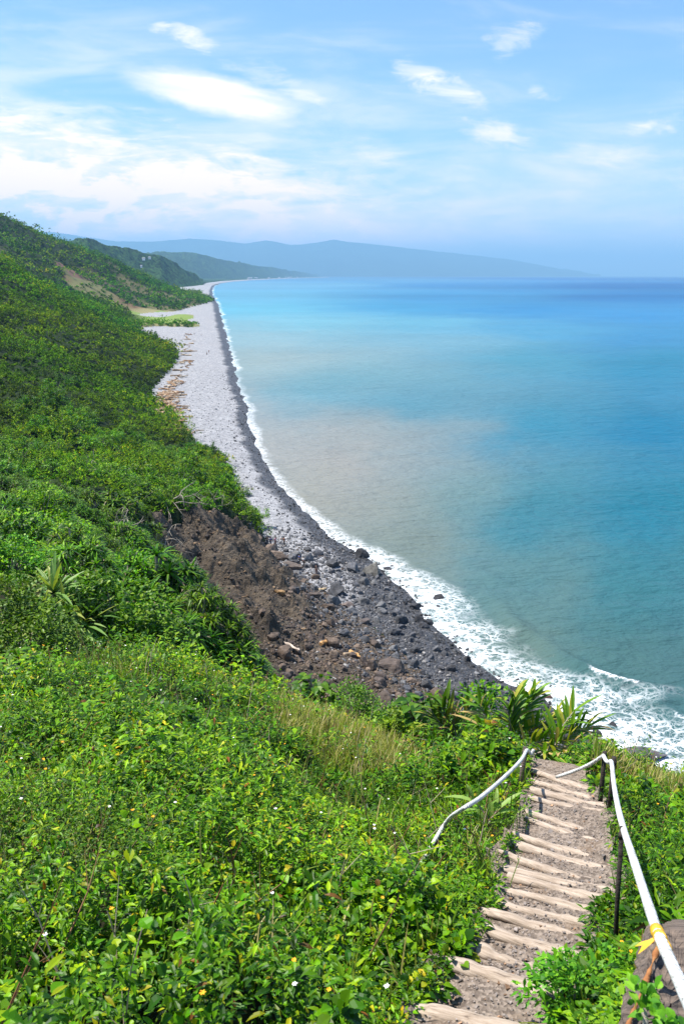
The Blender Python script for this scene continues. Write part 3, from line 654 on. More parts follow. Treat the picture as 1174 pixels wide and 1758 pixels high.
# ------------------------------------------------------------------ meadow
GREENS = np.array([(.135, .33, .003), (.205, .42, .004), (.065, .20, .003), (.32, .50, .006), (.028, .11, .003), (.46, .44, .012), (.22, .10, .02)])
def leafcol(n, w, jit=.22):
    c = GREENS[RG.choice(len(GREENS), n, p=np.array(w)/sum(w))]
    return np.clip(c*RG.normal(1, jit*1.25, (n, 1))*RG.normal(1, .08, (n, 3)), .004, .6)
def meadow_points(n, ymin, ymax, pw=0.0, edge=.02):
    w = RG.random(n); a = 1+pw
    y = (ymin**a + w*(ymax**a-ymin**a))**(1/a) if abs(a) > 1e-3 else np.exp(math.log(ymin)+w*math.log(ymax/ymin))
    x = RG.uniform(-.64, .62, n)*(y+1.2); d, on = path_mask(x, y)
    lim = path_half(y) + edge + fbm(x*2.0, y*2.0, 3, 51)*.22
    lim = np.where(d < 0, lim, lim+.03)
    k = (~on | (np.abs(d) > lim))
    k &= ~((y > 12.5) & (x > -.3*y) & (y-12.5 > 2*(0.5+fbm(x, y, 2, 4))))
    return x[k], y[k]
def build_meadow():
    B = Bag()
    def sprigs(n, ymin, ymax, pw, nl, prof, fold, size):
        x, y = meadow_points(n, ymin, ymax, pw); n = len(x); g = ground(x, y)
        mound = fbm(x*.9, y*.9, 3, 61); d, on = path_mask(x, y); ed = np.where(on, np.clip((np.abs(d)-path_half(y))*2.2, 0.35, 1), 1)
        h = (.28+1.25*mound)*RG.uniform(.6, 1.25, n); h = np.clip(h*RG.uniform(.75, 1.3, n), .08, .80)*ed; gap = fbm(x*1.7, y*1.7, 3, 63) < -.13
        lean = RG.normal(0, .16, (n, 2)); lean[:, 0] += np.where(on & (np.abs(d) < .9), -np.sign(d)*.22, 0)
        base = np.c_[x, y, g]; sd = np.c_[lean, np.ones(n)]
        hue = fbm(x*.55, y*.55, 3, 66)+RG.normal(0, .12, n)+.12*sstep(y, 5, 11)
        ii = np.repeat(np.arange(n), nl); m = len(ii); t = RG.random(m)**.6
        P = base[ii]+sd[ii]*(h[ii]*t)[:, None]; az = RG.uniform(0, 6.283, m); el = RG.normal(.28, .52, m)
        rad = RG.uniform(.01, .10, m)*(1.1-.6*t); dv = np.c_[np.cos(az)*np.cos(el), np.sin(az)*np.cos(el), np.sin(el)]
        P = P+dv*rad[:, None]; L = RG.uniform(.026, .070, m)*size*np.where(gap, .55, 1)[ii]*(1+1.1*np.clip(fbm(x*.7, y*.7, 2, 68), -.3, .5))[ii]*RG.uniform(.8, 1.25, n)[ii]; wide = (RG.random(n) < .08+.75*sstep(fbm(x*.8, y*.8, 3, 64), .08, .2))[ii]
        Wd = L*np.where(wide, .38, .165)*RG.uniform(.75, 1.2, m)
        c = leafcol(m, (5, 3, 4, 1.2, 2, .35, .16)); k = (np.clip(1+hue*1.1, .45, 1.6)*np.where(gap, .6, 1))[ii][:, None]; c = c*k*np.array([1.0, 1, 1])
        c[:, 0] *= 1+np.clip(hue[ii], -.2, .4)*.7
        B.add(*blades(P, dv, L, Wd, RG.uniform(.1, .6, m), prof, c, fold))
    sprigs(2000, 1.15, 4.4, 1.0, 44, LEAF4, .35, 1.0)
    sprigs(5600, 2.8, 8.5, 1.0, 32, LEAF3, .3, 1.0)
    sprigs(11000, 6, 15.5, 1.0, 17, LEAF3, 0, 1.2)
    tag(link('ground_cover', B.mesh('ground_cover', M['leaf'])), kind='stuff')
    # grass among the weeds, straw coloured at the brink
    G = Bag()
    def grass(x, y, nb, L0, col, wid=.004):
        n = len(x); g = ground(x, y); ii = np.repeat(np.arange(n), nb); m = len(ii)
        az = RG.uniform(0, 6.283, m); tilt = np.abs(RG.normal(.28, .2, m)); dv = np.c_[np.cos(az)*np.sin(tilt), np.sin(az)*np.sin(tilt), np.cos(tilt)]
        P = np.c_[x, y, g][ii]+np.c_[RG.normal(0, .05, (m, 2)), np.zeros(m)]
        c = np.asarray(col)[RG.integers(0, len(col), m)]*RG.normal(1, .2, (m, 1))
        G.add(*blades(P, dv, L0*RG.uniform(.5, 1.3, m), wid*RG.uniform(.7, 1.4, m), RG.uniform(.1, .5, m), STRAP, np.clip(c, .01, .7)))
    green = [(.13, .25, .02), (.20, .28, .03), (.10, .2, .02)]; straw = [(.58, .50, .17), (.66, .56, .24), (.44, .46, .09), (.28, .38, .04)]
    x, y = meadow_points(1500, 1.6, 14, .6, .06); grass(x, y, 9, .36, green)
    x, y = meadow_points(700, 3, 14, .8, .06); grass(x, y, 8, .38, straw)
    for (pa, pb, ya, yb, nn) in (((470, 1200), (700, 1275), 8.5, 12.6, 700), ((985, 1300), (1250, 1330), 7.2, 9.3, 900), ((560, 1240), (820, 1300), 8, 10.5, 330)):
        yy = RG.uniform(ya, yb, nn); uu = RG.uniform(ray(*pa)[0], ray(*pb)[0], nn); xx = uu*yy; d, on = path_mask(xx, yy); k = ~on | (np.abs(d) > path_half(yy)+.1)
        grass(xx[k], yy[k], 12, .40 if pa[0] < 900 else .36, straw, .0045)
    tag(link('meadow_grass', G.mesh('meadow_grass', M['leaf'])), kind='stuff')
    S = Bag()
    x, y = meadow_points(640, 1.4, 12, .5, .05); n = len(x); g = ground(x, y)
    for i in range(n):
        p0 = np.array((x[i], y[i], g[i])); dv = np.array((rnd.gauss(0, .35), rnd.gauss(0, .35), 1)); L = rnd.uniform(.3, .62)
        p = [p0+dv*L*t+np.array((rnd.gauss(0, .012), rnd.gauss(0, .012), 0))*(t > 0) for t in (0, .35, .7, 1)]
        c = np.array(rnd.choice([(.20, .085, .04), (.26, .14, .07), (.40, .32, .22), (.14, .12, .05)])); S.add(*tube(p, np.array([.0045, .004, .003, .0014])*rnd.uniform(.7, 1.4), 4, False), c)
        for _ in range(3):
            q0 = p[rnd.choice((1, 2))]; d2 = np.array((rnd.gauss(0, .6), rnd.gauss(0, .6), .8)); S.add(*tube([q0, q0+d2*.06, q0+d2*.13], [.002, .0018, .001], 3, False), c)
    tag(link('dry_stems', S.mesh('dry_stems', M['soil2'])), kind='stuff')
    Fl = Bag(); x, y = meadow_points(330, 1.5, 13, .3, .05); n = len(x); g = ground(x, y)+np.clip(.42+fbm(x*.9, y*.9, 3, 61)*.7, .28, .7)
    P = np.c_[x, y, g]; white = RG.random(n) < .55
    for k in range(6):
        az = k*math.pi/3+RG.uniform(0, .4, n); dv = np.c_[np.cos(az), np.sin(az), np.full(n, .25)]
        c = np.where(white[:, None], np.array([.82, .82, .78]), np.array([.75, .36, .02])); Fl.add(*blades(P, dv, RG.uniform(.008, .013, n), .0045, .1, LEAF3, c))
    dv = np.c_[RG.normal(0, .2, (n, 2)), np.ones(n)]; Fl.add(*blades(P-np.array([.005, 0, .004]), dv, .010, .006, 0, LEAF3, np.array([.70, .38, .02])))
    tag(link('wildflowers', Fl.mesh('wildflowers', M['soil2'])), kind='stuff')
m_, t_, o_ = new_mat('plain_tint'); principled(t_, o_, t_.attr('Col'), .8, None, .2); M['soil2'] = m_
build_meadow()

# ------------------------------------------------------------------ shrubs, pandanus and scrub of the hillside
M['bark'] = m_wood('pale_bark', (.26, .22, .17), (.42, .37, .30), (.10, .085, .065))
def visible(x, y, z):
    """does the line from the eye to this point clear the ground?"""
    x, y, z = (np.asarray(v, float) for v in (x, y, z)); ok = np.ones(x.shape, bool)
    for f in np.linspace(.04, .93, 22): ok &= land(x*f, y*f) < H+(z-H)*f + .05*y*f*.0
    return ok
def in_view(x, y, z, m=60):
    v = np.stack([x, y, z-H], -1); cz = v[..., 1]*math.cos(PITCH)-v[..., 2]*math.sin(PITCH); cy = v[..., 1]*math.sin(PITCH)+v[..., 2]*math.cos(PITCH)
    px = 587+F*v[..., 0]/cz; py = 879-F*cy/cz; return (px > -m) & (px < 1174+m) & (py > -m) & (py < 1758+m)
PAND = np.array([(.082, .215, .008), (.125, .29, .009), (.038, .11, .006), (.19, .34, .012), (.018, .055, .005)])
SHRB = np.array([(.105, .27, .005), (.165, .36, .006), (.05, .15, .004), (.27, .43, .008), (.02, .065, .003)])
def rosette_bag(B, P, n, L, W, pal, dead=.05, seed=0):
    P = np.asarray(P); ii = np.repeat(np.arange(len(P)), n); m = len(ii); az = RG.uniform(0, 6.283, m); el = RG.uniform(-.25, 1.25, m)
    dv = np.c_[np.cos(az)*np.cos(el), np.sin(az)*np.cos(el), np.sin(el)]
    c = pal[RG.integers(0, len(pal), m)]*RG.uniform(.7, 1.3, (len(P), 1))[ii]; k = RG.random(m) < dead; c[k] = np.array([.30, .24, .15])
    B.add(*blades(P[ii], dv, L*RG.uniform(.65, 1.15, m), W*RG.uniform(.7, 1.2, m), RG.uniform(.25, .75, m), STRAP, c))
def make_pandanus(seed, w=2.0, h=1.7, nr=26, nb=22, L=.85, W=.055, pal=PAND):
    r = np.random.default_rng(seed); T = Bag(); tips = []
    for k in range(nr):
        az = k*2.4+r.uniform(-.5, .5); q = math.sqrt((k+.5)/nr); tip = np.array((math.cos(az)*q*w*.5, math.sin(az)*q*w*.5, h*(1-.5*q*q)*r.uniform(.75, 1.08)))
        tips.append(tip); mid = tip*np.array((.55, .55, .35))+r.normal(0, .1, 3)
        if k % 2 == 0: T.add(*tube(bez([(0, 0, -.5), mid, tip], 4), np.linspace(.06, .035, 9), 5, False), (1, 1, 1))
    B = Bag(); rosette_bag(B, tips, nb, L, W, pal); return B.mesh('pandanus_crown', M['strap']), T.mesh('pandanus_stems', M['bark'], True)
def make_shrub(seed, w=2.2, h=1.8, nc=60, nl=70, L=.13, pal=SHRB, prof=LEAF3, aspect=.32, stems=True, lumpy=.35):
    r = np.random.default_rng(seed); B = Bag(); T = Bag()
    az = r.uniform(0, 6.283, nc); ct = r.uniform(-.15, 1, nc); st = np.sqrt(1-np.clip(ct, 0, 1)**2); rr = r.uniform(1-lumpy, 1.05, nc)*(1+.25*np.sin(az*3+seed))
    cen = np.c_[np.cos(az)*st*w/2*rr, np.sin(az)*st*w/2*rr, h*(.12+.86*ct*rr)]
    ii = np.repeat(np.arange(nc), nl); m = len(ii); off = unit(r.normal(0, 1, (m, 3)))*(r.random((m, 1))**.45)*np.array([.17, .17, .12])*math.sqrt(w*h)*.95
    P = cen[ii]+off; out = unit(P-np.array([0, 0, h*.3])); dv = unit(out*.8+r.normal(0, .7, (m, 3)))
    c = pal[r.integers(0, len(pal), m)]*r.uniform(.72, 1.3, (nc, 1))[ii]
    B.add(*blades(P, dv, L*r.uniform(.6, 1.3, m), L*aspect*r.uniform(.8, 1.2, m), r.uniform(.0, .5, m), prof, c, .25 if prof is LEAF4 else 0))
    for k in range(0, nc, 4): T.add(*tube(bez([(r.normal(0, .06), r.normal(0, .06), -.4), cen[k]*np.array((.45, .45, .5)), cen[k]], 4), np.linspace(.035, .012, 9)*math.sqrt(w/2), 5, False), (1, 1, 1))
    return B.mesh('shrub_crown', M['leaf']), T.mesh('shrub_stems', M['bark'], True)
def plant(name, meshes, label, cat, loc, rz=0, sc=1.0, group=None):
    o = thing(name, label, cat, loc, rz, group, (sc,)*3 if np.isscalar(sc) else sc)
    link('crown', meshes[0], o); link('stem', meshes[1], o); return o
pand = [make_pandanus(100+k, 2.3+.3*k, 1.6+.2*k) for k in range(4)]
shrb = [make_shrub(200+k, 2.6+.3*k, 1.7+.25*k, 46, 46, .20) for k in range(4)]
dark = [make_shrub(220+k, 2.6, 2.0, 40, 46, .17, SHRB*np.array([.55, .55, .8])) for k in range(2)]
nearp = [make_pandanus(140+k, 2.3, 1.7, 70, 22, .50, .028) for k in range(2)]
nears = [make_shrub(240+k, 2.4, 1.8, 90, 90, .105) for k in range(2)]
def hill_ok(x, y):
    g = ground(x, y); return g, (g > beach_z(x, y)+.15) & ~inpoly(x, y, SCAR)
def jitter_grid(x0, x1, y0, y1, st):
    X, Y = np.meshgrid(np.arange(x0, x1, st), np.arange(y0, y1, st)); return (X+RG.uniform(-.45, .45, X.shape)*st).ravel(), (Y+RG.uniform(-.45, .45, X.shape)*st).ravel()
def build_hill_plants():
    x, y = jitter_grid(-130, 8, 22, 262, 2.15); k = np.abs(x) < .5*y+6; x, y = x[k], y[k]
    g, ok = hill_ok(x, y); ok &= in_view(x, y, g+1.5, 40); x, y, g = x[ok], y[ok], g[ok]
    ok = visible(x, y, g+2.6); x, y, g = x[ok], y[ok], g[ok]; o = np.argsort(y); x, y, g = x[o], y[o], g[o]
    k = (fbm(x*.16, y*.12, 3, 43) > -.14) | (RG.random(len(x)) < .4); x, y, g = x[k], y[k], g[k]
    kind = fbm(x*.05, y*.04, 3, 44)+RG.normal(0, .10, len(x))+.06
    cnt = {'pandanus': 0, 'shrub': 0, 'dark': 0}; rest = []; first = {}
    for i in range(len(x)):
        kd = 'pandanus' if kind[i] > -.02 else ('shrub' if kind[i] > -.22 else 'dark')
        if cnt[kd] >= {'pandanus': 296, 'shrub': 290, 'dark': 120}[kd]: rest.append(i); continue
        nr_ = y[i] < 98 and kd != 'dark'; lst = ({'pandanus': nearp, 'shrub': nears} if nr_ else {'pandanus': pand, 'shrub': shrb, 'dark': dark})[kd]; v = cnt[kd] % len(lst) + 10*nr_; cnt[kd] += 1
        sc = (.62+.75*rnd.random()**1.6+1.3*max(0, float(fbm(x[i:i+1]*.11, y[i:i+1]*.09, 2, 57)[0])))*1.15*(1 if y[i] > 62 else .8); s3 = (sc*rnd.uniform(.9, 1.15), sc*rnd.uniform(.9, 1.15), sc*rnd.uniform(.8, 1.15)); loc = (x[i], y[i], g[i]-.15); rz = rnd.uniform(0, 6.28)
        if (kd, v) in first: dup(first[kd, v], loc, rz, s3)
        else:
            nm, lb, ct, gr = {'pandanus': ('pandanus_tree', 'spiky green pandanus with rosettes of strap leaves massed on the slope above the beach', 'pandanus', 'pandanus covering the slope'),
                      'shrub': ('shrub', 'rounded bright green leafy shrub in the thicket on the slope above the beach', 'shrub', 'leafy shrubs covering the slope'),
                      'dark': ('dark_shrub', 'low dark olive shrub in the thicket on the slope above the beach', 'shrub', 'dark shrubs covering the slope')}[kd]
            first[kd, v] = plant(nm, lst[v % 10], lb, ct, loc, rz, s3, gr)
    print('HILL individuals', cnt, 'rest', len(rest))
    # the far thickets, nobody could count these: one mass
    B = Bag()
    def mass(x, y, g, nt, nb, L, W, w, h, up=.5):
        n = len(x)
        if not n: return
        tone = fbm(x*.035, y*.02, 4, 47); sizes = (.5+1.5*RG.random(n)**3)*(1+1.6*np.clip(fbm(x*.06, y*.04, 3, 58), -.3, .5)); spiky = RG.random(n) < .5
        ii = np.repeat(np.arange(n), nt); m = len(ii); az = RG.uniform(0, 6.283, m); q = np.sqrt(RG.random(m))
        sizes = sizes*np.where((fbm(x*.085, y*.05, 3, 43) > -.10) | (RG.random(n) < .35), 1, .45); P = np.c_[x[ii]+np.cos(az)*q*w*.5*sizes[ii], y[ii]+np.sin(az)*q*w*.5*sizes[ii], g[ii]-.3+h*sizes[ii]*(1-.6*q*q)*RG.uniform(.7, 1.1, m)]
        jj = np.repeat(np.arange(m), nb); mm = len(jj); az = RG.uniform(0, 6.283, mm); el = RG.uniform(-.3, 1.3, mm); dv = np.c_[np.cos(az)*np.cos(el), np.sin(az)*np.cos(el), np.sin(el)]
        pal = np.where(spiky[ii][jj][:, None], PAND[RG.integers(0, 5, mm)], SHRB[RG.integers(0, 5, mm)])
        hue = (1+2.0*tone)[ii][jj][:, None]*(.55+1.0*RG.random((n, 1)))[ii][jj]; c = np.clip(pal*hue, .008, .5); c[:, 0] *= (1+np.clip(fbm(x*.02, y*.01, 3, 49), -.3, .4)*1.4)[ii][jj]
        wd = np.where(spiky[ii][jj], 1, 1.6)
        B.add(*blades(P[jj], dv, L*RG.uniform(.6, 1.2, mm), W*wd*RG.uniform(.7, 1.2, mm), RG.uniform(.1, .6, mm), LEAF3, c))
    r = np.array(rest, int); mass(x[r], y[r], g[r], 13, 9, .75, .07, 2.8, 2.1)
    def area(x0, x1, y0, y1, st, *a):
        x, y = jitter_grid(x0, x1, y0, y1, st); k = (x > -.46*y-10) & (x < -.06*y); x, y = x[k], y[k]
        g, ok = hill_ok(x, y); ok &= in_view(x, y, g+3, 20); fl = (y > 800) & (y < 1100) & (g < 9); dens = fbm(x*.02, y*.01, 3, 52); gs = sstep(fbm(x*.02, y*.02, 4, 4)+.35*fbm(x*.008, y*.004, 3, 14), .02, .16)*(y > 700)
        bare = np.zeros(len(x), bool)
        for P_ in BARE_PX: bare |= inpoly(x+25*fbm(x*.03, y*.02, 3, 90), y+60*fbm(x*.03, y*.02, 3, 92), np.array([(ray(a_, b_)[0]*yy, yy) for a_, b_, yy in P_]))
        ok &= ~fl & (RG.random(len(x)) > np.maximum(gs*.5, bare*.66)); x, y, g = x[ok], y[ok], g[ok]; ok = visible(x, y, g+4); x, y, g = x[ok], y[ok], g[ok]; print('mass', len(x)); mass(x, y, g, *a)
    area(-230, 0, 262, 460, 3.3, 10, 9, 1.0, .15, 4.2, 2.8)
    area(-330, 0, 460, 800, 4.6, 9, 8, 1.4, .25, 6.0, 3.6)
    area(-700, -60, 800, 2500, 8.5, 6, 7, 2.8, .6, 9.5, 5.0)
    tag(link('hillside_scrub', B.mesh('hillside_scrub', M['scrub'])), kind='stuff')
build_hill_plants()

# ------------------------------------------------------------------ single plants that stand out
def spot(px, py, y): p = at(px, py, y); return Vector((p.x, p.y, float(ground(np.array([p.x]), np.array([p.y]))[0])))
YG = np.array([(.16, .30, .012), (.22, .36, .016), (.11, .23, .012), (.30, .42, .03), (.06, .14, .01)])
MG = np.array([(.08, .20, .012), (.12, .26, .014), (.05, .14, .01), (.18, .32, .02)])
for i, (px, py, y, w, h, nc, nl, L, pal, asp, lb) in enumerate([
    (10, 1000, 12.6, 2.2, 1.9, 130, 120, .070, MG, .34, 'rounded dark green shrub over a black hollow at the left edge'),
    (205, 1030, 16.0, 2.5, 2.1, 130, 110, .105, YG, .36, 'bright yellow-green broad leaved bush right of the pale sword leaved plant'),
    (300, 1075, 17.0, 1.5, 1.5, 70, 90, .10, YG, .34, 'lime green bush in front of the dark pandanus shrub above the slide'),
    (110, 1085, 13.2, 1.0, .55, 46, 70, .08, YG, .34, 'low yellowish bush between the black hollow and the flowering meadow'),
    (395, 1120, 14.5, 1.2, .6, 60, 70, .085, YG*np.array([1.05, .9, .9]), .34, 'yellowing weedy bush at the brink below the dark pandanus shrub'),
    (615, 1190, 12.2, 1.5, .85, 80, 90, .055, MG*np.array([1.1, .95, 1]), .30, 'olive small leaved bush at the brink between two broad leaved plants'),
    (690, 1225, 10.8, .8, .7, 50, 70, .06, YG, .36, 'small yellow-green bush in front of the glossy giant leaved plant'),
    (850, 1250, 9.5, 1.15, .8, 80, 70, .06, YG, .36, 'rounded yellow-green bush at the foot of the sword leaved ginger above the steps'),
    (1120, 1296, 9.3, .7, .25, 30, 50, .04, MG, .34, 'low green bush in dry grass on the right brink above the sea'),
    (1008, 1690, 3.05, .46, .42, 30, 40, .040, MG*np.array([1.2, 1.25, 1]), .24, 'leafy weed leaning over the right edge of the nearest steps'),
    (1062, 1700, 2.5, .34, .40, 24, 36, .040, MG*np.array([1.1, 1.2, 1]), .25, 'fresh green weed growing between the steps and the timber slab'),
    ]):
    plant('bush', make_shrub(400+i, w, h, nc, nl, L, pal, LEAF4 if L > .05 else LEAF3, asp), lb, 'bush', spot(px, py, y)-Vector((0, 0, .08)), 0)
plant('bush', make_shrub(430, .30, .20, 20, 18, .036, MG, LEAF4, .34), 'round leaved weed in front of the timber slab in the bottom right corner', 'bush', at(1112, 1850, 1.66))
plant('pandanus_shrub', make_pandanus(150, 3.0, 3.3, 150, 26, .46, .020, PAND*np.array([1.0, 1.0, .9])), 'dark fine leaved pandanus shrub overhanging the left edge of the bare slide', 'pandanus', spot(345, 1060, 25)-Vector((0, 0, .1)))

def big_leaf_plant(label, loc, n, L, hgt, seed, pal):
    """heart shaped glossy leaves on long stalks"""
    r = np.random.default_rng(seed); B = Bag(); T = Bag(); HEART = [(0, .35), (.08, .75), (.3, 1), (.6, .75), (.85, .3), (1, .03)]
    az = r.uniform(0, 6.283, n); rad = r.uniform(.05, .30, n); tip = np.c_[np.cos(az)*rad, np.sin(az)*rad, hgt*r.uniform(.55, 1.1, n)]
    dv = np.c_[np.cos(az)*.9, np.sin(az)*.9-.3, r.uniform(-.5, .5, n)]
    B.add(*blades(tip, dv, L*r.uniform(.6, 1.1, n), L*.36, .35, HEART, pal[r.integers(0, len(pal), n)], .3))
    for p in tip: T.add(*tube([(0, 0, -.1), p*np.array((.5, .5, .6)), p], [.012, .009, .006], 5, False), (1, 1, 1))
    o = thing('taro_plant', label, 'plant', loc); link('foliage', B.mesh('foliage', M['leaf']), o); link('stalk', T.mesh('stalk', M['bark'], True), o)
big_leaf_plant('dark glossy giant leaved taro clump at the brink left of the ginger', spot(722, 1200, 11.2), 90, .22, .95, 5, MG*np.array([.7, .9, 1.2]))
big_leaf_plant('broad leaved taro clump at the brink below the brown slide', spot(540, 1178, 12.8), 70, .19, .75, 6, MG)

GING = np.array([(.09, .21, .015), (.14, .28, .018), (.06, .15, .015), (.11, .24, .015), (.34, .35, .045)])
def lifted(px, py, y): p = spot(px, py, y); p.z = max(p.z, at(px, py, y).z-.05); return p
def ginger(name, label, loc, stems, L, Wd, seed, pal=GING, dead=.08, per=20):
    """leafy canes; each cane carries two ranks of long blades. stems: (azimuth, lean, length)"""
    r = np.random.default_rng(seed); B = Bag(); T = Bag()
    for az, ln, ht in stems:
        d0 = np.array((math.cos(az)*math.sin(ln), math.sin(az)*math.sin(ln), math.cos(ln))); t = np.linspace(0, 1, 8)[:, None]
        b0 = np.array((r.normal(0, .05), r.normal(0, .05), 0)); T.add(*tube([b0-np.array((0, 0, 1.2)), b0], .013, 6, False), (1, 1, 1)); ht = ht*1.25; cv = b0+d0*ht*t-np.array((0, 0, 1))*(.35*math.sin(ln)*ht)*t*t; T.add(*tube(cv, np.linspace(.013, .006, 8), 6, False), (1, 1, 1))
        side = unit(np.cross(d0, np.array((r.normal(0, .5), -1, .2)))); tt = np.linspace(.25, 1, per)
        for k, u in enumerate(tt):
            P = np.array([np.interp(u, t[:, 0], cv[:, j]) for j in range(3)]); sg = 1 if k % 2 else -1
            dv = d0*(.55+.6*u)+side*sg*(1.15-.75*u)+r.normal(0, .12, 3)
            c = pal[r.integers(0, len(pal))] if r.random() > dead else np.array((.45, .33, .12))
            B.add(*blades(P[None], dv[None], L*1.22*r.uniform(.75, 1.15), Wd*.86*r.uniform(.8, 1.15), r.uniform(.15, .5), STRAP5, np.array([c]), .25))
    o = thing(name, label, 'plant', loc); link('foliage', B.mesh('foliage', M['strap']), o); link('stem', T.mesh('stem', M['bark'], True), o); return o
ginger('ginger_plant', 'tall sword leaved ginger fanning out against the surf above the steps', lifted(872, 1282, 9.75), [(.2, .10, .62), (.9, .35, .6), (2.8, .40, .62), (0, .70, .66), (.3, .45, .68), (3.3, .7, .6), (5.6, .75, .55), (3.0, .15, .5), (.1, 1.0, .6)], .36, .036, 31)
ginger('ginger_plant', 'yellow tipped ginger clump standing between the taro and the tall ginger', lifted(785, 1290, 10.2), [(2.8, .55, .62), (2.2, .35, .7), (3.4, .8, .6), (.6, .3, .6), (3.0, .3, .6)], .34, .032, 32)
ginger('ginger_plant', 'ginger with long yellow leaves drooping over the top of the steps', lifted(925, 1290, 9.3), [(.1, .8, .62), (6.0, 1.0, .55), (5.5, .9, .5), (.3, .5, .6), (4.9, .9, .45)], .36, .032, 33, GING[[1, 3, 4, 1, 0]])
ginger('ginger_plant', 'small pale ginger sprout under the sagging left rope', spot(838, 1405, 6.1), [(0, .9, .20), (2.7, .6, .24), (.6, .6, .2)], .22, .026, 34, np.array([(.22, .33, .06), (.28, .38, .08)]), 0, 6)

def crinum():
    r = np.random.default_rng(77); B = Bag(); D = Bag(); T = Bag(); loc = spot(60, 985, 15.5)+Vector((0, 0, .75))
    for sx, sy, sz in ((0, 0, .35), (.45, .2, .45), (-.5, .3, .6), (.15, .5, .75), (.8, .1, .2)):
        n = 40; az = r.uniform(0, 6.283, n); el = r.uniform(-.2, 1.25, n); dv = np.c_[np.cos(az)*np.cos(el)+.35, np.sin(az)*np.cos(el), np.sin(el)]; P = np.repeat(np.array([[sx, sy, sz]]), n, 0)
        c = np.array([(.15, .26, .06), (.21, .31, .09), (.09, .19, .035), (.27, .30, .07)])[r.integers(0, 4, n)]
        B.add(*blades(P, dv, r.uniform(.6, 1.2, n), .042, r.uniform(.05, .5, n), STRAP5, c, .3))
        n = 12; az = r.uniform(0, 6.283, n); dv = np.c_[np.cos(az), np.sin(az), r.uniform(-.5, .6, n)]
        D.add(*blades(np.repeat(np.array([[sx, sy, sz-.05]]), n, 0), dv, r.uniform(.4, .9, n), .022, r.uniform(.3, .9, n), STRAP5, np.array([(.48, .36, .22), (.34, .22, .12), (.60, .52, .40)])[r.integers(0, 3, n)], .2))
        T.add(*tube([(sx*.5, sy*.5, -1.3), (sx, sy, sz)], .06, 7, False), (1, 1, 1))
    o = thing('crinum_plant', 'clump of pale sword leaves with withered brown ones on the left slope', 'plant', loc)
    link('foliage', B.mesh('foliage', M['strap']), o); link('dead_leaf', D.mesh('dead_leaf', M['strap']), o)['label'] = 'withered brown strap leaves'; link('stem', T.mesh('stem', M['bark'], True), o)
crinum()

# bleached fallen branches along the top of the slide
def bare_tree(label, loc, n, L, seed, toward):
    r = np.random.default_rng(seed); T = Bag(); W_ = Bag()
    for k in range(n):
        d = unit(np.array(toward)+r.normal(0, .75, 3)*np.array((1, 1, .5))); p = [r.normal(0, .5, 3)*np.array((1, 1, .25))]
        for s_ in range(5): d = unit(d+r.normal(0, .38, 3)+np.array((0, 0, .05))); p.append(p[-1]+d*L/5)
        cv = bez(p, 5); T.add(*tube(cv, np.linspace(.075, .022, len(cv))*r.uniform(.7, 1.2), 6), (1, 1, 1))
        for q in (10, 16, 20):
            d2 = unit(d+r.normal(0, .8, 3)); W_.add(*tube(bez([cv[q], cv[q]+d2*L*.18, cv[q]+d2*L*.3+np.array((0, 0, .12))], 4), np.linspace(.035, .012, 9), 5), (1, 1, 1))
    o = thing('bare_tree', label, 'dead tree', loc); link('trunk', T.mesh('trunk', M['bark'], True), o); link('branch', W_.mesh('branch', M['bark'], True), o)
for i, (px, py, y, n, L, tw, lb) in enumerate([
    (268, 905, 101, 9, 4.6, (.8, -.4, -.35), 'thickest tangle of bleached fallen trunks spilling onto the top left of the slide'), (300, 850, 116, 8, 4.6, (.9, -.1, .15), 'bleached bare branches in the pandanus above the middle of the slide'),
    (365, 845, 129, 6, 4.4, (.8, .2, .3), 'pale bare branches sticking out of the pandanus above the right of the slide'), (395, 800, 150, 5, 4.2, (.9, .3, .4), 'bare twigs at the seaward tip of the pandanus thicket'),
    (200, 835, 92, 5, 3.2, (.8, -.3, .3), 'small bleached dead tree deep in the pandanus left of the slide'), (320, 950, 99, 3, 3.4, (.9, -.3, -.2), 'single forked bleached branch lying on the brown slide'),
    (150, 770, 120, 4, 3.0, (.5, -.3, .5), 'grey dead tree in the scrub on the upper slope')]):
    bare_tree(lb, spot(px, py, y)+Vector((0, 0, 1.1 if i in (1, 2, 3, 4, 6) else .35)), n, L, 500+i, tw)

# ------------------------------------------------------------------ rope rails, posts, timber
def dpt(px, py, depth): v = py-879.0; return at(px, py, depth*(math.cos(PITCH)-v/F*math.sin(PITCH)))
def m_rope():
    m, t, o = new_mat('white_rope'); p = t.pos(); n = t.noise(p, 40, 4, .6); w = t.node('ShaderNodeTexWave'); w.inputs['Scale'].default_value = 28; w.inputs['Distortion'].default_value = 2; t.put(w.inputs['Vector'], p)
    c = t.mix(t.smooth(n, .35, .7), (.80, .80, .77), (.55, .53, .48)); c = t.mix(t.smooth(t.noise(p, 9, 5, .7), .50, .68, 0, .65), c, (.36, .33, .28))
    principled(t, o, c, .6, t.bump(w.outputs[0], .6, .008), .3); return m
M['rope'] = m_rope()
def m_flat(name, col, rough=.6):
    m, t, o = new_mat(name); n = t.noise(t.obj(), 30, 4, .6); f = t.smooth(n, .3, .7, .8, 1.15); principled(t, o, t.mix(1.0, (*col, 1), t.comb(f, f, f), 'MULTIPLY'), rough); return m
M['tape'] = m_flat('yellow_tape', (.75, .42, .03), .45)
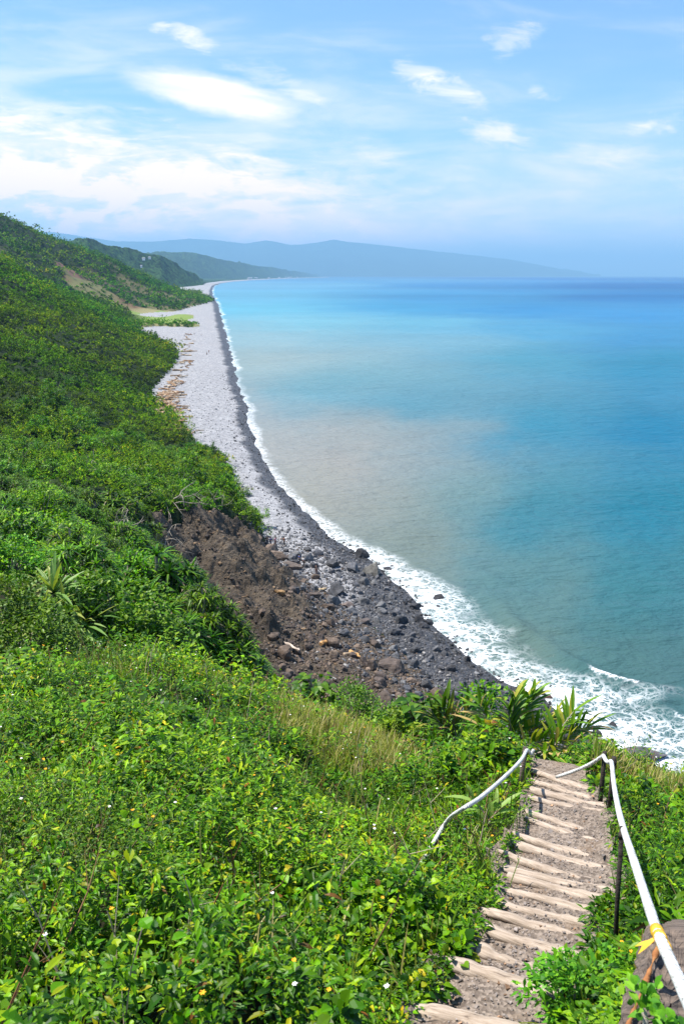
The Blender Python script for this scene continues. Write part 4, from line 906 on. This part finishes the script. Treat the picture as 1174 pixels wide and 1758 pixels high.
def rope(name, label, pts, rad):
    cv = bez(pts, 10); c = cv.mean(0); V, Fs = tube(cv-c, rad*(1+.12*fbm(np.arange(len(cv))*.4, np.zeros(len(cv)), 2, 3)), 12); o = link(name, mesh_of(name, V, Fs, M['rope'], None, None, True), None, c); return tag(o, label, 'rope rail'), cv
R1 = [dpt(*q) for q in ((1330, 2050, 1.1), (1230, 1830, 1.5), (1174, 1702, 1.95), (1150, 1650, 2.2), (1128, 1600, 2.5), (1105, 1532, 3.0), (1085, 1470, 3.6), (1070, 1424, 4.25), (1060, 1385, 5.0), (1053, 1345, 6.0), (1049, 1309, 6.9), (1045, 1309, 7.0), (1040, 1306, 7.1), (1035, 1297, 7.25))]
ro, cv1 = rope('rope_rail', 'thick white rope sagging along the right side of the steps', R1, .0165)
tp = Bag()
for a, b in ((dpt(1126, 1596, 2.52), dpt(1129.5, 1604, 2.48)), (dpt(1131, 1607, 2.46), dpt(1134, 1613, 2.43)), (dpt(1137, 1620, 2.40), dpt(1141, 1629, 2.35))):
    a, b = np.array(a), np.array(b); tp.add(*tube([a, (a+b)/2, b], .0195, 12), (1, 1, 1))
wp = np.array(dpt(1133, 1612, 2.44)); tp.add(*blades(np.array([wp+np.array((-.02, 0, .0)), wp+np.array((-.018, 0, -.01))]), np.array([(-.8, -.2, -.4), (-.9, .2, -.1)]), .05, .008, .4, STRAP, np.array((1., 1, 1))))
tb = link('tape', tp.mesh('tape', M['tape'], True), ro); tb.location = -ro.location
R2 = [dpt(*q) for q in ((1035, 1297, 7.25), (1031, 1300, 7.3), (1012, 1312, 7.5), (985, 1324, 7.75), (955, 1334, 8.0))]
rope('rope_rail', 'short white rope slanting down from the far right post to the landing', R2, .0155)
def low(px, Y, lift): p = spot(px, 1400, Y); return p+Vector((0, 0, lift))
R3 = [dpt(*q) for q in ((916, 1287, 7.75), (911, 1294, 7.75), (904, 1288, 7.7), (896, 1302, 7.4), (880, 1320, 7.0), (852, 1346, 6.4), (822, 1371, 5.85), (795, 1388, 5.5))]+[low(768, 5.4, .40), low(742, 5.32, .24), low(705, 5.2, -.05)]
rope('rope_rail', 'weathered white rope sagging into the weeds left of the steps', R3, .0150)
def post(label, top, rad, mat, h=.75, lean=(0, 0)):
    gz = float(ground(np.array([top.x]), np.array([top.y]))[0]); z0 = min(gz, top.z-.2)-.15; pts = [(top.x+lean[0], top.y+lean[1], z0), (top.x+lean[0]*.4, top.y+lean[1]*.4, (z0+top.z)/2), (top.x, top.y, top.z+.035)]
    c = np.array((top.x, top.y, z0)); V, Fs = tube(np.array(pts)-c, [rad*1.05, rad*.98, rad*.92], 10); o = thing('rail_post', label, 'post', c)
    link('shaft', mesh_of('shaft', V, Fs, mat, None, None, True), o)
    kz = top.z-z0+.0; V, Fs = tube([(0, 0, kz-.03), (0, 0, kz+.0)], rad*1.18, 10); link('lashing', mesh_of('lashing', V, Fs, M['post'], None, None, True), o)
post('dark post at the near end of the bent rope, right of the landing', dpt(1053, 1306, 7.0), .020, M['post'])
post('dark post farther right of the landing, where two ropes meet', dpt(1037, 1297, 7.3), .020, M['post'])
post('brown wooden post holding the left rope beside the ginger', dpt(901, 1289, 7.75), .022, M['timber'], lean=(-.05, 0))
post('slim dark stake under the right rope beside the middle steps', dpt(1066, 1430, 4.25), .012, M['post'], lean=(.02, -.05))
def timber():
    front = [(1133, 1606, 2.62), (1180, 1596, 2.66), (1290, 1600, 2.68), (1330, 1900, 2.2), (1120, 1960, 2.05), (1040, 1850, 2.15), (1074, 1760, 2.3), (1104, 1686, 2.46)]
    P = np.array([dpt(*q) for q in front]); c = P.mean(0); n = len(P); seg = 26
    ring = np.concatenate([P[i]+(P[(i+1) % n]-P[i])*np.linspace(0, 1, seg, endpoint=False)[:, None] for i in range(n)])-c; m = len(ring); back = np.array((.05, .16, -.10))
    rows = [ring*s_ for s_ in (.02, .12, .22, .32, .42, .52, .62, .72, .82, .92, .97)]+[ring*1.0+back*.06, ring*1.01+back*.5, ring*.99+back, ring*.02+back]
    V = np.concatenate(rows); V += ((fbm(V[:, 0]*11+V[:, 2]*7, V[:, 2]*3-V[:, 0]*3, 5, 12, .6)*.13)+(np.abs(fbm(V[:, 0]*34+V[:, 2]*20, V[:, 2]*5-V[:, 0]*5, 4, 19))*-.05))[:, None]*np.array((.35, -.9, .45)); i = np.arange(len(rows)-1)[:, None]*m; j = np.arange(m)[None]; j2 = (j+1) % m
    q = np.stack([i+j, i+j2, i+m+j2, i+m+j], -1).reshape(-1, 4)
    o = link('timber_slab', mesh_of('timber_slab', V, [q], M['timber'], None, None, False), None, c); tag(o, 'stout weathered dark timber slab under the right rope beside the nearest steps', 'timber')
    e = np.array([P[5], P[6]*.5+P[5]*.5, P[6], P[6]*.5+P[7]*.5, P[7], P[7]*.4+P[0]*.6, P[0]])-c+np.array((.004, -.004, .004)); e = bez(e, 8)
    V, Fs = tube(e, .007*(1+2.5*fbm(np.arange(len(e))*.35, np.zeros(len(e)), 3, 4)), 8); link('split_edge', mesh_of('split_edge', V, Fs, M['rust'], None, None, True), o)['label'] = 'orange brown split edge'
timber()

# ------------------------------------------------------------------ boulders and rubble
def m_rock():
    m, t, o = new_mat('rock'); p = t.obj(); rn = t.node('ShaderNodeObjectInfo').outputs['Random']; w = t.pos(); wz = t.sep(w)[2]
    pp = t.vmath('ADD', p, t.comb(t.math('MULTIPLY', rn, 31), t.math('MULTIPLY', rn, 17), 0)); n = t.noise(pp, 1.4, 6, .65); k = t.noise(pp, 5, 5, .7)
    oc = t.node('ShaderNodeObjectInfo').outputs['Color']
    f = t.math('MULTIPLY', t.smooth(n, .3, .7, .6, 1.4), t.smooth(k, .3, .7, .75, 1.25)); c = t.mix(1.0, oc, t.comb(f, f, f), 'MULTIPLY')
    c = t.mix(t.smooth(k, .60, .72, 0, .35), c, (.30, .28, .26))
    principled(t, o, c, .8, t.bump(t.math('ADD', n, t.math('MULTIPLY', k, .5)), .8, .12), .3); return m
M['rock'] = m_rock()
def ico(sub):
    import bmesh
    bm = bmesh.new(); bmesh.ops.create_icosphere(bm, subdivisions=sub, radius=1); V = np.array([v.co[:] for v in bm.verts]); Fc = np.array([[v.index for v in f.verts] for f in bm.faces]); bm.free(); return V, Fc
def rock_mesh(seed, flat=.7, cuts=13, sub=3):
    r = np.random.default_rng(seed); V, Fc = ico(sub); V = V*np.array([1.15, .85, flat])
    for _ in range(cuts):
        nrm = unit(r.normal(0, 1, 3)); d = r.uniform(.38, .75)*flat**.35; s_ = V@nrm; k = s_ > d; V[k] -= np.outer(s_[k]-d, nrm)*.92
    V += unit(V)*(fbm(V[:, 0]*2.5+V[:, 2]*2, V[:, 1]*2.5+seed, 4, seed)*.22)[:, None]
    return V, Fc
rocks = [(lambda v: mesh_of('boulder', v[0], [v[1]], M['rock'], None, None, False))(rock_mesh(600+k, (.75, .55, .9, .45, .65, .8)[k % 6])) for k in range(8)]
GREY = [(.085, .085, .092), (.11, .11, .115), (.06, .06, .064), (.14, .138, .138)]; BROWN = [(.11, .080, .060), (.15, .11, .082), (.085, .064, .052)]; WET = [(.030, .030, .033), (.045, .045, .048)]
def put_rock(me, loc, r, col, label, group=None, rot=None, sq=(1, 1, 1), name='boulder'):
    o = link(name, me, None, loc, rot or (rnd.gauss(0, .25), rnd.gauss(0, .25), rnd.uniform(0, 6.28)), (r*sq[0], r*sq[1], r*sq[2])); o.color = (*col, 1); return tag(o, label, 'boulder', group)
def surf(x, y): return float(np.maximum(surface(np.array([x]), np.array([y]))[0], -.7))
def shore_at(px, py): a, b = ray(px, py); y = (H-.6)/-b; x = a*y; return Vector((x, y, surf(x, y)))
def build_rocks():
    taken = []
    for px, py, wpx, col, sq, v, lb in (
        (641, 982, 40, (.15, .14, .12), (1, .9, 1.15), 2, 'largest tan grey boulder at the water edge with foam behind it'),
        (689, 1068, 30, (.050, .052, .058), (1.1, .9, 1.05), 0, 'large black faceted boulder where the rubble meets the white surf'),
        (666, 970, 20, (.07, .07, .075), (1, 1, .7), 4, 'dark boulder in the foam right behind the largest tan boulder'),
        (728, 1072, 24, (.06, .06, .066), (1.1, .9, .8), 5, 'dark grey boulder just seaward of the black faceted boulder'),
        (483, 1020, 28, (.24, .145, .065), (1.1, .9, .75), 3, 'ochre block lying on the brown slide'),
        (500, 985, 42, (.12, .095, .078), (1.3, .8, .7), 1, 'broad brown slab at the foot of the slide below the walkers'),
        (540, 1062, 34, (.11, .085, .07), (1.4, .7, .6), 3, 'long brown slab tilted at the foot of the slide'),
        (598, 1048, 30, (.13, .10, .085), (1.2, .9, .75), 4, 'brown block amid the rubble below the broad slab'),
        (626, 1080, 32, (.10, .08, .07), (1.3, .9, .6), 1, 'flat brown boulder amid dark rubble inland of the black boulder'),
        (980, 1276, 44, (.042, .042, .045), (1.2, 1, .85), 5, 'wet black boulder in the foam just behind the drooping ginger'),
        (1100, 1290, 62, (.075, .072, .075), (1.6, 1, .55), 1, 'broad dark rock shelf in the surf behind the right brink'),
        (1128, 1280, 26, (.055, .055, .055), (1.3, 1, .6), 4, 'smaller dark rock on top of the broad surf shelf'),
        (943, 1190, 15, (.085, .045, .035), (1.3, .8, .7), 2, 'reddish wet rock alone in the foam above the ginger'),
        (1003, 1248, 20, (.06, .05, .045), (1.2, .9, .6), 0, 'brown black rock awash beyond the drooping ginger'),
        (560, 920, 9, (.04, .04, .04), (1.3, .9, .7), 4, 'dark rock in the wash at the end of the shingle'),
        (613, 932, 12, (.045, .045, .045), (1.3, .9, .6), 2, 'dark rock standing off in the foam beside the shingle')):
        p = shore_at(px, py) if px > 495 else hit(px, py); r = wpx*.5*p.length/F*1.02; r = wpx*.5*(Vector((p.x, p.y, p.z-H)).length)/F
        put_rock(rocks[v], p+Vector((0, 0, r*.18)), r, col, lb, None, (0, 0, rnd.uniform(0, 6.28)), sq); taken.append((p.x, p.y, r))
    n = 0; cand = []
    while len(cand) < 2600:
        y = rnd.uniform(70, 150); d = rnd.triangular(-40, 4.5, -10); x = float(shore_x(np.array([y]))[0])+d*1.3
        cand.append((x, y, d, min(2.0, math.exp(rnd.gauss(-.92, .52)))*(1 if y < 138 else .55)*(.7 if d > 0 else 1)))
    cx = np.array([c[0] for c in cand]); cy = np.array([c[1] for c in cand]); S_ = surface(cx, cy); bz = beach_z(cx, cy); G_ = ground(cx, cy)
    ok = (G_ < bz+4.5) & in_view(cx, cy, S_, 10) & visible(cx, cy, S_+1)
    order = sorted([i for i in range(len(cand)) if ok[i]], key=lambda i: -cand[i][3]); small = []
    for i in order:
        x, y, d, r = cand[i]
        if any((x-a)**2+(y-b)**2 < (r*.7+c*.8)**2 for a, b, c in taken): continue
        taken.append((x, y, r)); inland = d < -13+rnd.gauss(0, 3)
        col = rnd.choice(WET if d > -1.5 else (BROWN if inland else GREY)); z = max(S_[i], -.35)
        if n < 284:
            n += 1; grp, lb = (('boulders standing in the surf', 'wet black boulder standing in the white surf below the slide') if d > -1.5 else (('brown boulders under the slide', 'angular brown boulder in the rubble at the foot of the slide') if inland else ('grey boulders on the shore', 'grey boulder among the rubble between the slide and the surf')))
            put_rock(rocks[n % 8], (x, y, z+r*.15), r, col, lb, grp)
        else: small.append((x, y, z, r, col))
    # the countless small stones between them, and clods on the slide
    V0, F0 = rock_mesh(690, .65, 7, 1); Vs = [V0, rock_mesh(691, .8, 7, 1)[0], rock_mesh(692, .5, 6, 1)[0]]
    def stones(P, rad, cols, name, mat):
        n = len(P); an = RG.uniform(0, 6.283, n); B = np.array(Vs)[RG.integers(0, 3, n)]*RG.uniform(.7, 1.35, (n, 1, 3)); c, s_ = np.cos(an)[:, None], np.sin(an)[:, None]
        W_ = np.stack([B[..., 0]*c-B[..., 1]*s_, B[..., 0]*s_+B[..., 1]*c, B[..., 2]], -1)*rad[:, None, None]+P[:, None]
        tag(link(name, mesh_of(name, W_.reshape(-1, 3), [((np.arange(n)*len(V0))[:, None, None]+F0).reshape(-1, 3)], mat, np.repeat(cols, len(V0), 0))), kind='stuff')
    m, t, o = new_mat('stone'); nz = t.noise(t.pos(), 3, 4, .6); f = t.smooth(nz, .3, .7, .65, 1.35); principled(t, o, t.mix(1.0, t.attr('Col'), t.comb(f, f, f), 'MULTIPLY'), .8)
    N = 24000; y = RG.uniform(68, 152, N); d = RG.triangular(-42, -9, 7, N); x = shore_x(y)+d*1.3; g = ground(x, y); b = beach_z(x, y); z = np.maximum(g, b)
    ok = (g < b+4.2) & in_view(x, y, z, 10) & (z > -.6) & (RG.random(N) < sstep(y, 156, 128)+.15); x, y, z, d = x[ok], y[ok], z[ok], d[ok]
    k = visible(x, y, z+.6); x, y, z, d = x[k], y[k], z[k], d[k]; n_ = len(x); rad = np.clip(RG.lognormal(-1.95, .45, n_), .05, .45)
    pal = np.array(GREY); pb = np.array(BROWN); cols = np.where((d < -13+RG.normal(0, 4, n_))[:, None], pb[RG.integers(0, 3, n_)], pal[RG.integers(0, 4, n_)]); cols = np.where((d > -2)[:, None], cols*.45, cols); k = RG.random(n_) < .07; cols[k] = np.array([.30, .28, .26])
    if small:
        sm = small; x = np.r_[x, [q[0] for q in sm]]; y = np.r_[y, [q[1] for q in sm]]; z = np.r_[z, [q[2] for q in sm]]; rad = np.r_[rad, [q[3] for q in sm]]; cols = np.r_[cols, np.array([q[4] for q in sm])]
    stones(np.c_[x, y, z+rad*.1], rad, cols*RG.uniform(.75, 1.25, (len(x), 1)), 'rubble', m)
    N = 9000; x = RG.uniform(-30, 22, N); y = RG.uniform(70, 140, N); g = ground(x, y); ok = inpoly(x, y, SCAR) & (g > beach_z(x, y)) & (fbm(x*.12, y*.12, 3, 77) > -.06); x, y, g = x[ok], y[ok], g[ok]
    rad = np.clip(RG.lognormal(-1.75, .5, len(x)), .06, .7); cols = np.array(BROWN+[(.05, .04, .034), (.19, .125, .07)])[RG.integers(0, 5, len(x))]*RG.uniform(.6, 1.2, (len(x), 1)); stones(np.c_[x, y, g+rad*.15], rad, cols, 'earth_clods', m)
    # scattered stones on the shingle farther up the beach
    N = 4500; y = np.exp(RG.uniform(math.log(135), math.log(420), N)); d = -RG.uniform(0, 1, N)**1.2*np.interp(y, [135, 200, 420], [22, 24, 34]); x = shore_x(y)+d*1.15; b = beach_z(x, y); ok = ground(x, y) < b; x, y, b, d = x[ok], y[ok], b[ok], d[ok]
    rad = np.clip(RG.lognormal(-2.0, .5, len(x)), .06, .55); cols = np.where((d > -6)[:, None], np.array([.05, .05, .052]), np.array([.2, .2, .2]))*RG.uniform(.5, 1.6, (len(x), 1)); stones(np.c_[x, y, b+rad*.2], rad, cols, 'shingle', m)
build_rocks()

# ------------------------------------------------------------------ driftwood
def drift_mesh(seed, L=1, rad=.05, fork=False):
    r = np.random.default_rng(seed); p = np.c_[np.linspace(-.5, .5, 6)*L, r.normal(0, .03, 6)*L, np.abs(r.normal(0, .015, 6))*L]; V, Fs = tube(bez(p, 3), np.linspace(rad*1.15, rad*.55, 16)*(1+.3*fbm(np.arange(16)*.5, np.zeros(16), 2, seed)), 7); return mesh_of('driftwood_log', V, Fs, M['drift'])
def m_drift():
    m, t, o = new_mat('driftwood'); oc = t.node('ShaderNodeObjectInfo').outputs['Color']; f = t.smooth(t.noise(t.obj(), 6, 4, .6), .3, .7, .7, 1.2); principled(t, o, t.mix(1.0, oc, t.comb(f, f, f), 'MULTIPLY'), .85); return m
M['drift'] = m_drift()
def build_drift():
    ms = [drift_mesh(700+k, 1, .045+.012*(k % 3)) for k in range(5)]; pal = [(.36, .24, .14), (.44, .31, .19), (.30, .18, .10), (.50, .40, .29)]
    bl = [hit(px, py) for px, py in ((282, 735), (275, 712), (270, 690), (280, 672), (300, 652), (310, 628), (316, 600), (318, 575), (322, 550))]; n = 0
    while n < 250:
        k = rnd.choice((0, 0, 1, 1, 1, 1, 2, 2, 2, 2, 2, 3, 3, 4, 5, 6)); a, b = bl[k], bl[k+1]; p = a.lerp(b, rnd.random()); p.x += abs(rnd.gauss(0, 3.8 if k < 3 else 2.0))+.3; p.y += rnd.gauss(0, 2); z = surf(p.x, p.y)
        if z > 3.6: continue
        n += 1; L = rnd.uniform(1.6, 5.5)*(1+.0008*p.y); o = link('driftwood_log', rnd.choice(ms), None, (p.x, p.y, z+.15+rnd.random()*.4), (0, rnd.gauss(0, .07), rnd.uniform(0, 3.14)), (L, 3.2+L*.4, 3.2+L*.4)); o.color = (*rnd.choice(pal), 1)
        tag(o, 'orange tan driftwood log washed up at the back of the shingle beach', 'driftwood', 'driftwood at the back of the beach')
    for px, py, L, rz, col, lb in ((492, 1110, 4.2, -.75, (.55, .45, .36), 'long pale pole lying on the lower brown slide'), (556, 1106, 1.7, 1.0, (.50, .27, .10), 'short orange log end on the dark rubble below the slide'), (610, 1127, 1.9, -.9, (.52, .30, .12), 'bent orange driftwood piece on the rubble near the brink'), (552, 1015, 1.6, .8, (.60, .45, .26), 'yellow splintered log beside the walkers on the rubble'), (600, 1126, 1.5, .3, (.46, .34, .22), 'pale stick beside the bent orange driftwood')):
        p = hit(px, py); o = link('driftwood_log', rnd.choice(ms), None, p+Vector((0, 0, .25)), (0, .03, rz), (L, 3.4, 3.4)); o.color = (*col, 1); tag(o, lb, 'driftwood')
build_drift()

# ------------------------------------------------------------------ walkers on the beach
def skin_mesh(name, J, E, mat, root=0, sub=1):
    me = bpy.data.meshes.new(name); me.from_pydata([j[:3] for j in J], E, []); o = bpy.data.objects.new('tmp', me); COL.objects.link(o)
    sk = o.modifiers.new('s', 'SKIN'); sk.use_smooth_shade = True
    for i, j in enumerate(J): v = me.skin_vertices[0].data[i]; rr = j[3]; v.radius = rr if isinstance(rr, tuple) else (rr, rr); v.use_root = i == root
    if sub: o.modifiers.new('b', 'SUBSURF').levels = sub
    dg = bpy.context.evaluated_depsgraph_get(); dg.update(); out = bpy.data.meshes.new_from_object(o.evaluated_get(dg)); out.name = name; bpy.data.objects.remove(o); bpy.data.meshes.remove(me); out.materials.clear(); out.materials.append(mat); return out
def m_cloth():
    m, t, o = new_mat('cloth'); principled(t, o, t.node('ShaderNodeObjectInfo').outputs['Color'], .85); return m
M['cloth'] = m_cloth()
def body_meshes(st, bend):
    """st: stride, bend: how far the forearms are raised"""
    hip = (0, 0, .92); J = [(0, 0, .95, .13), (0, .01, 1.15, .125), (0, 0, 1.38, (.17, .11)), (0, -.01, 1.50, .055), (0, -.02, 1.60, .085), (0, -.03, 1.70, .075)]; E = [(0, 1), (1, 2), (2, 3), (3, 4), (4, 5)]
    leg = []; arm = []
    for sx in (-1, 1):
        f = st*sx; k = len(J); kn = (sx*.10, -.22*f-.03, .50, .062); an = (sx*.10, -.40*f+.06*(f < 0), .09, .042); toe = (sx*.11, -.40*f-.15, .045, .04)
        J += [(sx*.09, 0, .86, .085), kn, an, toe]; E += [(0, k), (k, k+1), (k+1, k+2), (k+2, k+3)]; leg.append([(sx*.09, 0, .86, .095), (kn[0], kn[1], kn[2], .072), (an[0], an[1], .16, .058)])
        k = len(J); el = (sx*.25, .08*f+.03, 1.13, .042); wr = (sx*.24, .20*f-.16*bend, .92+.16*bend, .030); hd = (sx*.235, .23*f-.22*bend, .83+.20*bend, .036)
        J += [(sx*.19, 0, 1.41, .055), el, wr, hd]; E += [(2, k), (k, k+1), (k+1, k+2), (k+2, k+3)]; arm.append([(sx*.19, 0, 1.41, .068), (el[0], el[1], el[2], .054)])
    skin = new_mat('skin_'+str(bend))[0]; t = NT(skin.node_tree); principled(t, [n for n in t.n if n.type == 'OUTPUT_MATERIAL'][0], (.42, .25, .17), .6)
    body = skin_mesh('person', J, E, skin)
    S = [(0, 0, .96, (.155, .12)), (0, .01, 1.15, (.15, .12)), (0, 0, 1.40, (.19, .125))]; SE = [(0, 1), (1, 2)]
    for a in arm: k = len(S); S += a; SE += [(2, k), (k, k+1)]
    shirt = skin_mesh('shirt', S, SE, M['cloth'])
    T = [(0, 0, .95, (.15, .12))]; TE = []
    for a in leg: k = len(T); T += a; TE += [(0, k), (k, k+1), (k+1, k+2)]
    trousers = skin_mesh('trousers', T, TE, M['cloth'])
    V, Fc = ico(2); V = V*np.array((.095, .11, .10))+np.array((0, .0, 1.70)); V[:, 2] = np.maximum(V[:, 2], 1.655); hair = mesh_of('hair', V, [Fc], M['cloth'], None, None, True); return body, shirt, trousers, hair
def build_people():
    poses = [body_meshes(.0, .1), body_meshes(.55, .5)]; pack = None
    def person(px, py, hpx, shirt, tr, pose, rz, label, group=None):
        p = hit(px, py); d = Vector((p.x, p.y, p.z-H)).length; b = poses[pose]; o = link('person', b[0], None, p, (0, 0, rz), (1,)*3); tag(o, label, 'person', group)
        for nm, me, c in (('shirt', b[1], shirt), ('trousers', b[2], tr), ('hair', b[3], (.012, .01, .01))): q = link(nm, me, o); q.color = (*c, 1)
    BLK = (.015, .015, .018); BLU = (.04, .09, .28); PNK = (.62, .18, .36); WHT = (.75, .75, .75); RED = (.45, .05, .04); DBL = (.02, .035, .10); BRN = (.14, .05, .04)
    for a in ((459, 936, 20, BLK, BLK, 0, .4, 'tall walker in black standing leftmost at the end of the shingle'), (465, 938, 14, BLU, DBL, 1, 2.6, 'walker in a blue shirt just right of the tall one in black'), (473, 938, 14, PNK, BRN, 0, 1.2, 'walker in a pink shirt amid the group at the end of the shingle'), (488, 938, 14, BRN, BLK, 1, 2.0, 'walker in dark red standing right of the pink shirt'),
              (514, 969, 13, BLU, BLK, 1, 2.2, 'walker with a blue jacket picking a way among the boulders'), (521, 973, 14, WHT, BLK, 1, 2.4, 'walker in a white shirt among the boulders'), (543, 987, 10, BLK, BRN, 0, .2, 'walker in dark clothes nearest the camera among the rubble'),
              (343.5, 778, 10, BLU, DBL, 1, 3.0, 'walker in a blue shirt on the shingle beside the pandanus thicket'), (348, 778, 11, DBL, DBL, 1, 2.9, 'walker in navy on the shingle beside one in blue'), (312, 662, 10, BLK, DBL, 0, 2.0, 'walker in black beside the driftwood pile'),
              (355.5, 610, 8, BLK, BLK, 1, .3, 'lone dark walker in the middle of the beach, left of one in red'), (359, 606, 8, RED, BLK, 1, .3, 'walker in red in the middle of the beach'), (392, 612, 7, RED, BLK, 0, 1.6, 'walker in red at the edge of the wet sand')): person(*a)
    for k, (px, py) in enumerate(((317, 578), (325, 577), (328, 575.5), (334, 575.5), (346, 577), (335, 558))): person(px, py, 6, (BLK, DBL, RED, BLK, WHT, BLK)[k], BLK, k % 2, .5+k, 'tiny distant walker high up the shingle beach' if k not in (2, 4) else ('tiny distant walker in red high up the beach' if k == 2 else 'tiny distant walker in white high up the beach'), 'distant walkers high up the beach')
build_people()

# ------------------------------------------------------------------ houses far up the coast
M['wall'] = m_flat('house_wall', (.70, .70, .68)); M['roof'] = m_flat('house_roof', (.42, .42, .44)); M['pane'] = m_flat('house_window', (.05, .06, .07), .2)
def box(B, x0, x1, y0, y1, z0, z1):
    V = [(x, y, z) for z in (z0, z1) for y in (y0, y1) for x in (x0, x1)]; B.add(V, np.array([(0, 2, 3, 1), (4, 5, 7, 6), (0, 1, 5, 4), (1, 3, 7, 5), (3, 2, 6, 7), (2, 0, 4, 6)]), (1, 1, 1))
def house(label, loc, w, d, h, rz, group=None):
    o = thing('house', label, 'house', loc, rz, group); B = Bag(); box(B, -w/2, w/2, -d/2, d/2, -4, h); link('wall', B.mesh('wall', M['wall']), o)
    B = Bag(); e = .6; V = [(-w/2-e, -d/2-e, h), (w/2+e, -d/2-e, h), (w/2+e, d/2+e, h), (-w/2-e, d/2+e, h), (-w/2-e, 0, h+d*.3), (w/2+e, 0, h+d*.3)]; B.add(V, [np.array([(0, 1, 5, 4), (2, 3, 4, 5), (0, 3, 2, 1)]), np.array([(0, 4, 3), (1, 2, 5)])], (1, 1, 1)); link('roof', B.mesh('roof', M['roof']), o)
    for k in (-1, 0, 1): B = Bag(); box(B, k*w*.3-w*.08, k*w*.3+w*.08, -d/2-.12, -d/2+.1, h*.35, h*.75); link('window', B.mesh('window', M['pane']), o)
dg = bpy.context.evaluated_depsgraph_get(); dg.update()
def cast(px, py):
    a, b = ray(px, py); ok, loc, *_ = SC.ray_cast(dg, Vector((a*900, 900, H+b*900)), Vector((a, 1, b)).normalized()); return loc if ok else at(px, py, 3000)
def build_houses():
    for px, py, w, d, rz, lb in ((247, 443.5, 17, 11, .3, 'long white house on the crest of the wooded coastal ridge'), (257, 441.5, 13, 9, -.2, 'white house right of the long one on the ridge crest'), (243, 456, 11, 9, .1, 'small pale house on the flank of the wooded coastal ridge')):
        p = at(px, py+1.5, 2950); house(lb, p, w*.55, d*.5, 3.2, rz)
    for k in range(9):
        y = 9000+k*900; x = float(shore_x(np.array([y]))[0])-40-rnd.random()*160; house('tiny pale house strung along the shore at the far end of the bay', Vector((x, y, 5)), rnd.uniform(22, 40), 18, rnd.uniform(9, 16), rnd.uniform(-.5, .5), 'houses at the far end of the bay')
build_houses()
